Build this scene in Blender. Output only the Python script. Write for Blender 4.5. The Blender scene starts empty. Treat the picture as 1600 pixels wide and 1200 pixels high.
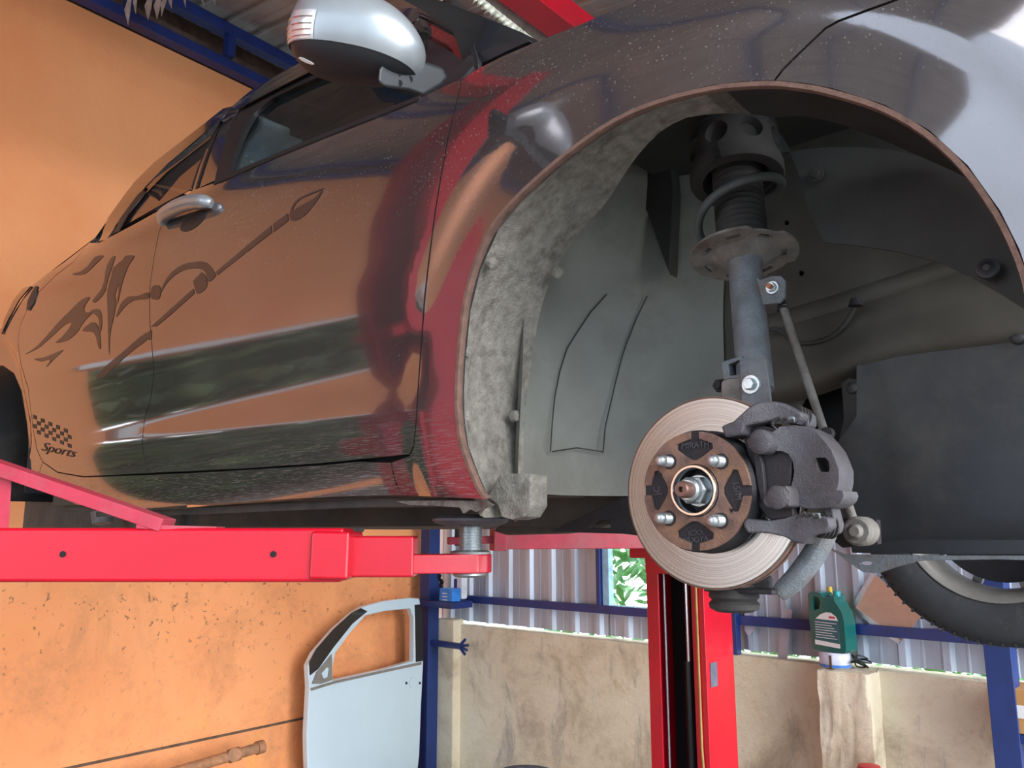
import bpy, bmesh, math, random
import numpy as np
from math import sin, cos, pi, radians, sqrt, atan2
from mathutils import Vector, Matrix
from mathutils.geometry import delaunay_2d_cdt
random.seed(7)
SC = bpy.context.scene
COL = SC.collection
# ------------------------------------------------------------------ camera, sky, exposure
CAMH = 1.65
FPX = 1280.0
PITCH = radians(10.3)
cd = bpy.data.cameras.new('camera'); cam = bpy.data.objects.new('camera', cd); COL.objects.link(cam)
cam.location = (0, 0, CAMH); cam.rotation_euler = (pi/2+PITCH, 0, 0)
cd.sensor_width = 36; cd.lens = 36*FPX/1600; cd.clip_start = .02
SC.camera = cam
wd = bpy.data.worlds.new('overcast_sky'); SC.world = wd; wd.use_nodes = True
bg = wd.node_tree.nodes['Background']
bg.inputs[0].default_value = (.86, .93, 1, 1); bg.inputs[1].default_value = 2.2
sl = bpy.data.lights.new('sun', 'SUN'); so = bpy.data.objects.new('sun', sl); COL.objects.link(so)
sl.energy = 1.7; sl.angle = radians(48); sl.color = (1, .97, .93)
_sb, _se = radians(138), radians(20)
so.rotation_euler = Vector((sin(_sb)*cos(_se), cos(_sb)*cos(_se), sin(_se))).to_track_quat('Z', 'Y').to_euler(); so.location = (2, -6, 6)
SC.view_settings.view_transform = 'Standard'; SC.view_settings.look = 'None'
SC.view_settings.exposure = 1.44; SC.view_settings.gamma = 1
SC.view_settings.use_curve_mapping = False

# ------------------------------------------------------------------ projection helpers (photo pixel -> point on a real surface)
def ray(x, y):
    a = (x-800)/FPX; b = (600-y)/FPX
    return Vector((a, cos(PITCH)-b*sin(PITCH), sin(PITCH)+b*cos(PITCH)))
CAMP = Vector((0, 0, CAMH))
UX = Vector((sin(radians(131)), cos(radians(131)), 0))      # car forward
NX = Vector((sin(radians(221)), cos(radians(221)), 0))      # car outward (towards the viewer)
OC = CAMP + ray(1107, 768)*(.235*FPX/300)                   # centre of the front right brake disc
def K(x, y, w):
    r = ray(x, y); t = ((OC-CAMP).dot(NX)+w)/r.dot(NX); P = CAMP+r*t-OC
    return P.dot(UX), P.z
def onz(x, y, z):                                            # hit a horizontal plane at car height z -> (u,w)
    r = ray(x, y); t = (OC.z+z-CAMH)/r.z; P = CAMP+r*t-OC
    return P.dot(UX), P.dot(NX)
def plane_hit(x, y, P0, n):
    r = ray(x, y); t = (P0-CAMP).dot(n)/r.dot(n); return CAMP+r*t
def L(u, w, z): return Vector((u, -w, z))                    # car coordinates -> local mesh coordinates

# ------------------------------------------------------------------ node materials
def newmat(name):
    m = bpy.data.materials.new(name); m.use_nodes = True
    return m, m.node_tree, m.node_tree.nodes['Principled BSDF']
def N_(t, kind, **kw):
    n = t.nodes.new(kind)
    for k, v in kw.items(): setattr(n, k, v)
    return n
def noise(t, scale, detail=5, rough=.6, dist=0, stretch=None, space='Object'):
    tc = N_(t, 'ShaderNodeTexCoord'); mp = N_(t, 'ShaderNodeMapping')
    t.links.new(tc.outputs[space], mp.inputs[0])
    if stretch:
        mp.inputs['Scale'].default_value = stretch[0]; mp.inputs['Rotation'].default_value = stretch[1]
    n = N_(t, 'ShaderNodeTexNoise'); t.links.new(mp.outputs[0], n.inputs[0])
    n.inputs['Scale'].default_value = scale; n.inputs['Detail'].default_value = detail
    n.inputs['Roughness'].default_value = rough; n.inputs['Distortion'].default_value = dist
    return n.outputs['Fac']
def ramp(t, fac, stops):
    r = N_(t, 'ShaderNodeValToRGB'); t.links.new(fac, r.inputs[0]); e = r.color_ramp.elements
    e[0].position, e[0].color = stops[0][0], (*stops[0][1], 1)
    e[1].position, e[1].color = stops[-1][0], (*stops[-1][1], 1)
    for p, c in stops[1:-1]:
        x = e.new(p); x.color = (*c, 1)
    return r.outputs[0]
def mixc(t, fac, a, b):
    m = N_(t, 'ShaderNodeMix', data_type='RGBA')
    for sock, v in ((m.inputs[0], fac), (m.inputs[6], a), (m.inputs[7], b)):
        if isinstance(v, (int, float)): sock.default_value = v
        elif isinstance(v, tuple): sock.default_value = (*v, 1)
        else: t.links.new(v, sock)
    return m.outputs[2]
def mth(t, op, a, b=0.0, clamp=False):
    m = N_(t, 'ShaderNodeMath', operation=op); m.use_clamp = clamp
    for s, v in ((m.inputs[0], a), (m.inputs[1], b)):
        if isinstance(v, (int, float)): s.default_value = v
        else: t.links.new(v, s)
    return m.outputs[0]
def bump(t, b, h, strength=.3, dist=.01):
    n = N_(t, 'ShaderNodeBump'); n.inputs['Strength'].default_value = strength; n.inputs['Distance'].default_value = dist
    t.links.new(h, n.inputs['Height']); t.links.new(n.outputs[0], b.inputs['Normal'])
def simple(name, col, rough=.6, metal=0, var=.25, scale=20, bmp=0, bscale=60, dirt=None, dirt_amt=.5, coat=0, stretch=None, bdist=.004):
    m, t, b = newmat(name)
    c = ramp(t, noise(t, scale, stretch=stretch), [(.3, tuple(x*(1-var) for x in col)), (.7, tuple(min(1, x*(1+var)) for x in col))])
    if dirt:
        f = ramp(t, noise(t, scale*.45, 8, .7), [(.62-dirt_amt*.3, (0,)*3), (.72, (1,)*3)])
        c = mixc(t, f, c, dirt)
    t.links.new(c, b.inputs['Base Color'])
    b.inputs['Roughness'].default_value = rough; b.inputs['Metallic'].default_value = metal
    if coat: b.inputs['Coat Weight'].default_value = coat; b.inputs['Coat Roughness'].default_value = .05
    if bmp: bump(t, b, noise(t, bscale, 6), bmp, bdist)
    return m
def S(r, g, b):                                              # sRGB 0-255 -> linear
    return tuple(((c/255+.055)/1.055)**2.4 if c > 10 else c/255/12.92 for c in (r, g, b))

M = {}
def paint():
    m, t, b = newmat('car_paint')
    tc = N_(t, 'ShaderNodeTexCoord'); sp = N_(t, 'ShaderNodeSeparateXYZ'); t.links.new(tc.outputs['Object'], sp.inputs[0])
    # road scratches and dust: strongest low on the doors and on the shoulder
    low = ramp(t, sp.outputs['Z'], [(.02, (1,)*3), (.17, (0,)*3)])
    st = noise(t, 150, 2, .7, stretch=((.2, 1, 5), (0, radians(-28), 0)))
    scr = ramp(t, st, [(.52, (0,)*3), (.68, (1,)*3)])
    fine = ramp(t, noise(t, 240, 3, .7), [(.60, (0,)*3), (.72, (1,)*3)])
    big = ramp(t, noise(t, 5, 5, .6), [(.4, (0,)*3), (.7, (1,)*3)])
    d1 = mth(t, 'MULTIPLY', mth(t, 'MULTIPLY', scr, low), .5)
    d2 = mth(t, 'MULTIPLY', mth(t, 'MULTIPLY', fine, big), .28)
    sh = ramp(t, sp.outputs['Z'], [(.50, (0,)*3), (.70, (1,)*3)])
    vo = N_(t, 'ShaderNodeTexVoronoi'); t.links.new(tc.outputs['Object'], vo.inputs[0]); vo.inputs['Scale'].default_value = 130
    spk = mth(t, 'MULTIPLY', mth(t, 'LESS_THAN', vo.outputs['Distance'], .16), ramp(t, noise(t, 14, 3), [(.42, (0,)*3), (.6, (1,)*3)]))
    sh2 = ramp(t, sp.outputs['Z'], [(.40, (0,)*3), (.55, (1,)*3)])
    d3 = mth(t, 'ADD', mth(t, 'MULTIPLY', sh, mth(t, 'MULTIPLY', fine, .5)), mth(t, 'MULTIPLY', mth(t, 'MULTIPLY', spk, sh2), .55))
    d = mth(t, 'ADD', mth(t, 'ADD', d1, d2), d3, True)
    b.inputs['Metallic'].default_value = .80; b.inputs['Base Color'].default_value = (.205, .182, .186, 1)
    b.inputs['Roughness'].default_value = .085
    b.inputs['Coat Weight'].default_value = .6; b.inputs['Coat Roughness'].default_value = .02
    dd = N_(t, 'ShaderNodeBsdfDiffuse'); dd.inputs[0].default_value = (.30, .27, .26, 1)
    mx = N_(t, 'ShaderNodeMixShader'); t.links.new(d, mx.inputs[0]); t.links.new(b.outputs[0], mx.inputs[1]); t.links.new(dd.outputs[0], mx.inputs[2])
    t.links.new(mx.outputs[0], t.nodes['Material Output'].inputs[0])
    return m
M['paint'] = paint()
M['decal'] = simple('decal_vinyl', (.060, .036, .032), .4, .1, .1, coat=.08)
M['silver'] = simple('silver_paint', (.34, .37, .40), .36, .5, .06, coat=.6)
M['blackplastic'] = simple('black_plastic', (.013, .016, .020), .5, 0, .2, bmp=.05)
M['seal'] = simple('black_rubber', (.012, .013, .015), .5)
M['gloss'] = simple('gloss_black', (.010, .011, .014), .12, 0, .2, coat=.7)
M['chrome'] = simple('chrome', (.75, .76, .78), .16, 1, .05)
M['lamp'] = simple('clear_lens', (.62, .60, .62), .18, .35, .05, coat=.6)
M['white'] = simple('white_sticker', (.78, .79, .80), .4, 0, .03)
M['liner'] = simple('wheel_liner_felt', S(148, 143, 135), .95, 0, .35, 55, .9, 260, dirt=S(98, 90, 80), dirt_amt=.3, bdist=.006)
M['linerdark'] = simple('wheel_liner_plastic', S(48, 48, 47), .75, 0, .25, 12, .15, 50, dirt=S(52, 47, 42), dirt_amt=.4)
M['inner'] = simple('dusty_inner_panel', S(126, 127, 122), .8, 0, .14, 6, .12, 40, dirt=S(104, 100, 92), dirt_amt=.5)
M['rail'] = simple('dusty_frame_rail', S(74, 71, 65), .8, 0, .2, 9, .1, 40, dirt=S(62, 58, 52))
M['shield'] = simple('dark_splash_plastic', S(31, 34, 39), .55, 0, .25, 8, .12, 30, dirt=S(64, 60, 55), dirt_amt=.4)
M['strut'] = simple('weathered_strut_steel', S(112, 118, 124), .62, .3, .25, 40, .5, 300, dirt=S(110, 98, 90), dirt_amt=.5)
M['seat'] = simple('worn_spring_seat', S(120, 116, 112), .7, .2, .3, 30, .4, 300, dirt=S(86, 72, 62))
M['spring'] = simple('spring_steel', S(82, 84, 84), .6, .2, .2, 30, .2, 200)
M['rubber'] = simple('old_rubber', S(48, 46, 45), .8, 0, .2, 30, .2, 200)
M['cast'] = simple('cast_iron', S(86, 84, 90), .6, .3, .25, 25, .5, 400, dirt=S(66, 60, 60), dirt_amt=.4)
M['castdark'] = simple('dark_cast_iron', S(44, 42, 46), .6, .3, .2, 25, .4, 400)
M['rust'] = simple('rusty_hat', S(118, 92, 84), .75, .2, .35, 60, .6, 400, dirt=S(150, 112, 82), dirt_amt=.6)
M['rustlip'] = simple('rusty_lip', S(112, 86, 76), .8, .1, .3, 60, .4, 300)
M['zinc'] = simple('zinc_plated', S(178, 186, 190), .35, .85, .15, 40, .1, 200)
M['screw'] = simple('threaded_steel', S(170, 175, 178), .35, .8, .1, 40)
M['red'] = simple('red_enamel', S(186, 4, 34), .34, 0, .10, 5, .06, 60, dirt=S(160, 26, 44), dirt_amt=.12, coat=.3)
M['reddust'] = simple('dusty_red_enamel', S(172, 44, 66), .6, 0, .15, 14, .1, 60, dirt=S(150, 84, 92), dirt_amt=.5)
M['blue'] = simple('blue_enamel', S(24, 48, 116), .42, 0, .22, 8, .08, 60, dirt=S(34, 40, 70), dirt_amt=.25, coat=.2)
M['bluechip'] = simple('chipped_blue_enamel', S(28, 52, 112), .5, 0, .2, 8, .1, 60, dirt=S(130, 140, 160), dirt_amt=.0)
M['tyre'] = simple('tyre_rubber', S(52, 54, 58), .75, 0, .15, 30, .1, 100, dirt=S(76, 74, 72), dirt_amt=.2)
M['alloy'] = simple('dusty_alloy', S(150, 146, 142), .5, .5, .15, 20)
M['door_white'] = simple('pale_blue_white_paint', S(205, 226, 238), .3, 0, .03, 3, coat=.5)
M['bottle'] = simple('teal_plastic', S(14, 96, 92), .3, 0, .12, 8, coat=.3)
M['label'] = simple('label_green', S(50, 96, 102), .5, 0, .1)
M['blackvoid'] = simple('shade_black', (.006, .006, .007), .9)  # near-black that stands in for shade in gaps, holes and cavities
M['under'] = simple('undercoat', S(70, 68, 66), .85, 0, .3, 10, .2, 60, dirt=S(92, 86, 78))
M['card'] = simple('brown_board', S(196, 152, 130), .85, 0, .12, 9, dirt=S(180, 134, 112))
M['carton'] = simple('carton', S(190, 140, 86), .85, 0, .08, 9)
M['timber'] = simple('old_timber', S(96, 76, 64), .85, 0, .4, 14, .2, 40)
M['roof'] = simple('roof_sheet', S(158, 156, 152), .5, .3, .2, 3, .05, 40, dirt=S(138, 132, 126), dirt_amt=.4)
M['cyl'] = simple('black_cylinder', S(26, 28, 32), .3, .2, .1, coat=.4)
M['pipe'] = simple('rusty_brown_pipe', S(168, 118, 84), .7, 0, .3, 30, .2, 100, dirt=S(110, 92, 78))
M['paper'] = simple('faded_paper', S(198, 192, 206), .8, 0, .1, 10)
M['floorc'] = simple('oily_concrete', S(120, 116, 110), .7, 0, .25, 2, .1, 30, dirt=S(70, 68, 66))
M['amber'] = simple('dark_red_lens', (.18, .01, .012), .2, 0, .2, coat=.8)
M['greycloth'] = simple('headrest_cloth', S(190, 198, 204), .9)
M['trim_in'] = simple('cabin_trim', S(70, 74, 76), .85)

def orange():
    m, t, b = newmat('orange_plaster')
    a = noise(t, .9, 6, .6, .3); c = ramp(t, a, [(.32, S(240, 150, 94)), (.62, S(248, 168, 112))])
    y = ramp(t, noise(t, 1.6, 8, .75, .6, stretch=((1, 1, .7), (0, 0, 0))), [(.60, (0,)*3), (.70, (1,)*3)])
    c = mixc(t, mth(t, 'MULTIPLY', y, .55), c, S(238, 166, 80))
    tc = N_(t, 'ShaderNodeTexCoord'); sp = N_(t, 'ShaderNodeSeparateXYZ'); t.links.new(tc.outputs['Object'], sp.inputs[0])
    low = ramp(t, mth(t, 'MULTIPLY', sp.outputs['Z'], .25), [(.30, (1,)*3), (.47, (.0,)*3)])
    sm = ramp(t, noise(t, 2.2, 9, .75, .4), [(.48, (0,)*3), (.66, (1,)*3)])
    c = mixc(t, mth(t, 'MULTIPLY', mth(t, 'MULTIPLY', sm, low), .4), c, S(176, 120, 84))
    sp2 = ramp(t, noise(t, 26, 6, .65, .5), [(.60, (0,)*3), (.66, (1,)*3)])
    band = ramp(t, mth(t, 'MULTIPLY', sp.outputs['Z'], .25), [(.22, (.25,)*3), (.29, (1,)*3), (.36, (1,)*3), (.40, (0.03,)*3)])
    c = mixc(t, mth(t, 'MULTIPLY', mth(t, 'MULTIPLY', sp2, band), .8), c, S(92, 72, 60))
    t.links.new(c, b.inputs['Base Color']); b.inputs['Roughness'].default_value = .8
    bump(t, b, noise(t, 12, 8, .7), .18, .02)
    return m
M['orange'] = orange()
def concrete():
    m, t, b = newmat('mouldy_render')
    c = ramp(t, noise(t, 2.0, 9, .7, .4), [(.30, S(176, 160, 136)), (.48, S(224, 212, 186)), (.72, S(240, 232, 212))])
    g = ramp(t, noise(t, 5, 9, .72, .5, stretch=((1, 1, .35), (0, 0, 0))), [(.55, (0,)*3), (.68, (1,)*3)])
    c = mixc(t, mth(t, 'MULTIPLY', g, .65), c, S(132, 128, 126))
    y = ramp(t, noise(t, 3.1, 7, .7, .6), [(.58, (0,)*3), (.72, (1,)*3)])
    c = mixc(t, mth(t, 'MULTIPLY', y, .5), c, S(176, 150, 88))
    k = ramp(t, noise(t, 24, 6, .7, .3), [(.67, (0,)*3), (.74, (1,)*3)])
    c = mixc(t, mth(t, 'MULTIPLY', k, .6), c, S(80, 74, 66))
    t.links.new(c, b.inputs['Base Color']); b.inputs['Roughness'].default_value = .9
    bump(t, b, noise(t, 22, 8, .7), .5, .02)
    return m
M['concrete'] = concrete()
def sheetm():
    m, t, b = newmat('corrugated_zinc')
    c = ramp(t, noise(t, 6, 5, .6, 0, stretch=((1, 1, .12), (0, 0, 0))), [(.3, S(158, 166, 180)), (.7, S(198, 212, 232))])
    k = ramp(t, noise(t, 4, 8, .7), [(.62, (0,)*3), (.75, (1,)*3)])
    c = mixc(t, mth(t, 'MULTIPLY', k, .4), c, S(140, 120, 104))
    t.links.new(c, b.inputs['Base Color']); b.inputs['Roughness'].default_value = .4; b.inputs['Metallic'].default_value = .2
    return m
M['sheet'] = sheetm()
def glassm():
    m, t, b = newmat('tinted_glass')
    b.inputs['Base Color'].default_value = (.22, .17, .155, 1); b.inputs['Metallic'].default_value = .85; b.inputs['Roughness'].default_value = .03
    tr = N_(t, 'ShaderNodeBsdfTransparent'); tr.inputs[0].default_value = (.42, .46, .46, 1)
    mx = N_(t, 'ShaderNodeMixShader'); mx.inputs[0].default_value = .82
    t.links.new(tr.outputs[0], mx.inputs[1]); t.links.new(b.outputs[0], mx.inputs[2])
    t.links.new(mx.outputs[0], t.nodes['Material Output'].inputs[0])
    return m
M['glass'] = glassm()
def glassf(name, tcol, fac, rgh=.03):
    m, t, b = newmat(name)
    b.inputs['Base Color'].default_value = (.03, .035, .04, 1); b.inputs['Roughness'].default_value = rgh; b.inputs['Coat Weight'].default_value = .5
    tr = N_(t, 'ShaderNodeBsdfTransparent'); tr.inputs[0].default_value = (*tcol, 1)
    mx = N_(t, 'ShaderNodeMixShader'); mx.inputs[0].default_value = fac
    t.links.new(tr.outputs[0], mx.inputs[1]); t.links.new(b.outputs[0], mx.inputs[2])
    t.links.new(mx.outputs[0], t.nodes['Material Output'].inputs[0])
    return m
M['glassf'] = glassf('front_glass', (.36, .42, .42), .6)
_g = M['glassf'].node_tree.nodes['Principled BSDF']; _g.inputs['Coat Weight'].default_value = 0; _g.inputs['IOR'].default_value = 1.22; _g.inputs['Base Color'].default_value = (.012, .016, .018, 1)
M['windsc'] = glassf('windscreen_glass', (.2, .22, .22), .9, .08)
M['windsc'].node_tree.nodes['Principled BSDF'].inputs['Base Color'].default_value = (.10, .10, .105, 1); M['windsc'].node_tree.nodes['Principled BSDF'].inputs['Metallic'].default_value = .9
def discm():
    m, t, b = newmat('machined_rotor')
    tc = N_(t, 'ShaderNodeTexCoord'); sp = N_(t, 'ShaderNodeSeparateXYZ'); t.links.new(tc.outputs['Object'], sp.inputs[0])
    r = mth(t, 'SQRT', mth(t, 'ADD', mth(t, 'MULTIPLY', sp.outputs[0], sp.outputs[0]), mth(t, 'MULTIPLY', sp.outputs[2], sp.outputs[2])))
    cb = N_(t, 'ShaderNodeCombineXYZ'); t.links.new(r, cb.inputs[0])
    n = N_(t, 'ShaderNodeTexNoise'); t.links.new(cb.outputs[0], n.inputs[0]); n.inputs['Scale'].default_value = 420; n.inputs['Detail'].default_value = 4
    c = ramp(t, n.outputs[0], [(.3, (.17, .165, .16)), (.7, (.33, .325, .31))]); t.links.new(c, b.inputs['Base Color'])
    b.inputs['Metallic'].default_value = 1; b.inputs['Roughness'].default_value = .24
    b.inputs['Anisotropic'].default_value = .6
    tg = N_(t, 'ShaderNodeTangent', direction_type='RADIAL', axis='Y'); t.links.new(tg.outputs[0], b.inputs['Tangent'])
    bump(t, b, n.outputs[0], .15, .001)
    return m
M['disc'] = discm()
def leafm():
    m, t, b = newmat('bright_leaf')
    c = ramp(t, noise(t, 7, 3), [(.3, S(84, 138, 44)), (.5, S(112, 172, 104)), (.7, S(160, 205, 170))]); t.links.new(c, b.inputs['Base Color'])
    b.inputs['Roughness'].default_value = .4
    return m
M['leaf'] = leafm()

# ------------------------------------------------------------------ object helpers
def tag(o, label=None, cat=None, group=None, kind=None):
    if label: o['label'] = label
    if cat: o['category'] = cat
    if group: o['group'] = group
    if kind: o['kind'] = kind
    return o
def obj(name, bm, mat, parent=None, smooth=40, bevel=0, seg=2, sub=0, label=None):
    me = bpy.data.meshes.new(name); bm.to_mesh(me); bm.free()
    o = bpy.data.objects.new(name, me); COL.objects.link(o)
    mats = mat if isinstance(mat, (list, tuple)) else [mat]
    for mm in mats: me.materials.append(M[mm] if isinstance(mm, str) else mm)
    if smooth:
        me.polygons.foreach_set('use_smooth', [True]*len(me.polygons)); me.set_sharp_from_angle(angle=radians(smooth))
    if parent is not None: o.parent = parent
    else:                                                    # origin at the thing's base
        co = np.empty(len(me.vertices)*3); me.vertices.foreach_get('co', co); co = co.reshape(-1, 3)
        c = Vector(((co[:, 0].min()+co[:, 0].max())/2, (co[:, 1].min()+co[:, 1].max())/2, co[:, 2].min()))
        me.transform(Matrix.Translation(-c)); o.location = c
    if bevel:
        b = o.modifiers.new('bevel', 'BEVEL'); b.width = bevel; b.segments = seg; b.limit_method = 'ANGLE'; b.angle_limit = radians(35); b.harden_normals = True
    if sub:
        s = o.modifiers.new('sub', 'SUBSURF'); s.levels = sub; s.render_levels = sub
    if label: o['label'] = label
    return o
def empty(name, loc, rz=0):
    o = bpy.data.objects.new(name, None); COL.objects.link(o); o.location = loc; o.rotation_euler = (0, 0, rz); o.empty_display_size = .1
    return o
def struct(name, bm, mat, **k):
    o = obj(name, bm, mat, **k); o['kind'] = 'structure'; return o
def B(): return bmesh.new()
def frame_of(d, up=Vector((0, 0, 1))):
    z = d.normalized(); x = up.cross(z)
    if x.length < 1e-4: x = Vector((1, 0, 0)).cross(z)
    x.normalize(); y = z.cross(x)
    return Matrix((x, y, z)).transposed()
def add_box(bm, c, size, R=None):
    R = R or Matrix.Identity(3); hs = [s/2 for s in size]
    v = [bm.verts.new(Vector(c)+R @ Vector((sx*hs[0], sy*hs[1], sz*hs[2]))) for sx in (-1, 1) for sy in (-1, 1) for sz in (-1, 1)]
    for f in ((0, 1, 3, 2), (4, 6, 7, 5), (0, 4, 5, 1), (2, 3, 7, 6), (0, 2, 6, 4), (1, 5, 7, 3)): bm.faces.new([v[i] for i in f])
    return bm
def add_hex(bm, bot, top):                                   # prism between two equal loops of points
    a = [bm.verts.new(p) for p in bot]; b = [bm.verts.new(p) for p in top]; n = len(a)
    bm.faces.new(a[::-1]); bm.faces.new(b)
    for i in range(n): bm.faces.new((a[i], a[(i+1) % n], b[(i+1) % n], b[i]))
    return bm
def add_bar(bm, p0, p1, wd_, ht, up=Vector((0, 0, 1))):      # box beam from p0 to p1, wd_ sideways, ht along up
    p0 = Vector(p0); p1 = Vector(p1); R = frame_of(p1-p0, up)
    add_box(bm, (p0+p1)/2, (wd_, ht, (p1-p0).length), R); return bm
def add_cyl(bm, p0, p1, r0, r1=None, n=24, cap=True):
    p0 = Vector(p0); p1 = Vector(p1); r1 = r0 if r1 is None else r1
    R = frame_of(p1-p0); lo = []; hi = []
    for i in range(n):
        a = 2*pi*i/n; d = R @ Vector((cos(a), sin(a), 0))
        lo.append(bm.verts.new(p0+d*r0)); hi.append(bm.verts.new(p1+d*r1))
    for i in range(n):
        j = (i+1) % n; bm.faces.new((lo[i], lo[j], hi[j], hi[i]))
    if cap: bm.faces.new(lo[::-1]); bm.faces.new(hi)
    return bm
def add_lathe(bm, p0, axis, prof, n=40, closed=False):       # prof: list of (radius, distance along axis)
    p0 = Vector(p0); R = frame_of(Vector(axis)); rings = []
    for r, h in prof:
        if r < 1e-6: rings.append([bm.verts.new(p0+R @ Vector((0, 0, h)))]); continue
        rings.append([bm.verts.new(p0+R @ Vector((r*cos(2*pi*i/n), r*sin(2*pi*i/n), h))) for i in range(n)])
    pairs = list(zip(rings, rings[1:])) + ([(rings[-1], rings[0])] if closed else [])
    for a, b in pairs:
        for i in range(n):
            j = (i+1) % n
            if len(a) == 1 and len(b) == 1: continue
            if len(a) == 1: bm.faces.new((a[0], b[j], b[i]))
            elif len(b) == 1: bm.faces.new((a[i], a[j], b[0]))
            else: bm.faces.new((a[i], a[j], b[j], b[i]))
    return bm
def add_tube(bm, pts, r, n=10, cap=True):
    pts = [Vector(p) for p in pts]; rings = []; rr = r if isinstance(r, (list, tuple)) else [r]*len(pts)
    d0 = (pts[1]-pts[0]).normalized(); x = d0.orthogonal().normalized()
    for i, p in enumerate(pts):
        d = (pts[min(i+1, len(pts)-1)]-pts[max(i-1, 0)]).normalized()
        x = (x-d*x.dot(d)).normalized(); y = d.cross(x)
        rings.append([bm.verts.new(p+(x*cos(2*pi*k/n)+y*sin(2*pi*k/n))*rr[i]) for k in range(n)])
    for a, b in zip(rings, rings[1:]):
        for k in range(n): bm.faces.new((a[k], a[(k+1) % n], b[(k+1) % n], b[k]))
    if cap: bm.faces.new(rings[0][::-1]); bm.faces.new(rings[-1])
    return bm
def catmull(pts, n=6, closed=False):
    out = []; m = len(pts); P = [np.array(p, float) for p in pts]
    for i in range(m if closed else m-1):
        if closed: a, b, c, d = P[i-1], P[i], P[(i+1) % m], P[(i+2) % m]
        else: a, b, c, d = P[max(i-1, 0)], P[i], P[i+1], P[min(i+2, m-1)]
        for k in range(n):
            t = k/n; out.append(tuple(.5*((2*b)+(-a+c)*t+(2*a-5*b+4*c-d)*t*t+(-a+3*b-3*c+d)*t**3)))
    if not closed: out.append(tuple(P[-1]))
    return out
def inpoly(x, y, poly):
    c = False; j = len(poly)-1
    for i in range(len(poly)):
        xi, yi = poly[i]; xj, yj = poly[j]
        if (yi > y) != (yj > y) and x < (xj-xi)*(y-yi)/(yj-yi)+xi: c = not c
        j = i
    return c
def area(p): return sum(p[i-1][0]*p[i][1]-p[i][0]*p[i-1][1] for i in range(len(p)))/2
def offset_poly(p, d):                                        # shrink by d
    s = 1 if area(p) > 0 else -1; out = []; n = len(p)
    for i in range(n):
        a = np.array(p[i-1]); b = np.array(p[i]); c = np.array(p[(i+1) % n])
        e1 = b-a; e2 = c-b; n1 = np.array((-e1[1], e1[0]))/(np.linalg.norm(e1)+1e-9); n2 = np.array((-e2[1], e2[0]))/(np.linalg.norm(e2)+1e-9)
        m = n1+n2; l = np.linalg.norm(m); m = m/l if l > .3 else n1
        out.append(tuple(b+s*m*d))
    return out
def densify(p, step):
    out = []
    for i in range(len(p)):
        a = p[i]; b = p[(i+1) % len(p)]; l = math.dist(a, b); k = max(1, int(l/step))
        for j in range(k): out.append((a[0]+(b[0]-a[0])*j/k, a[1]+(b[1]-a[1])*j/k))
    return out
def cdt(outer, holes=(), grid=0):
    loops = [outer]+list(holes); vs = []; ed = []
    for lp in loops:
        o = len(vs); vs += [Vector(q) for q in lp]; ed += [(o+i, o+(i+1) % len(lp)) for i in range(len(lp))]
    if grid:
        xs = [q[0] for q in outer]; ys = [q[1] for q in outer]
        e = offset_poly(outer, grid*.35)
        x = min(xs)
        while x < max(xs):
            y = min(ys)
            while y < max(ys):
                if inpoly(x, y, e) and not any(inpoly(x, y, h) for h in holes): vs.append(Vector((x, y)))
                y += grid
            x += grid
    v, e_, f, *_r = delaunay_2d_cdt(vs, ed, [], 0, 1e-7)
    out = []
    for t in f:
        cx = sum(v[i][0] for i in t)/3; cy = sum(v[i][1] for i in t)/3
        if inpoly(cx, cy, outer) and not any(inpoly(cx, cy, h) for h in holes): out.append(list(t))
    return v, out
def add_plate(bm, outer, f_top, f_bot, holes=(), grid=0):     # a flat or curved plate between two mappings (x,y)->point
    v, tr = cdt(outer, holes, grid)
    A = [bm.verts.new(f_top(p[0], p[1])) for p in v]; Bv = [bm.verts.new(f_bot(p[0], p[1])) for p in v]
    cnt = {}
    for t in tr:
        a = v[t[0]]; b = v[t[1]]; c = v[t[2]]
        for i in range(3):
            e = (t[i], t[(i+1) % 3]); cnt[tuple(sorted(e))] = cnt.get(tuple(sorted(e)), 0)+1
        bm.faces.new([A[i] for i in t]); bm.faces.new([Bv[i] for i in t[::-1]])
    for t in tr:
        for i in range(3):
            a, b = t[i], t[(i+1) % 3]
            if cnt[tuple(sorted((a, b)))] == 1: bm.faces.new((A[b], A[a], Bv[a], Bv[b]))
    bmesh.ops.recalc_face_normals(bm, faces=bm.faces)
    bmesh.ops.dissolve_limit(bm, angle_limit=.005, verts=bm.verts, edges=bm.edges) if not grid else None
    return bm
def plate_w(bm, pts, w1, w0, holes=(), grid=0):               # plate in the car's side plane between offsets w1 and w0
    return add_plate(bm, pts, lambda x, y: L(x, w1, y), lambda x, y: L(x, w0, y), holes, grid)
def circ(cx, cy, r, n=20, ry=None): return [(cx+r*cos(2*pi*i/n), cy+(ry or r)*sin(2*pi*i/n)) for i in range(n)]

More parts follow.
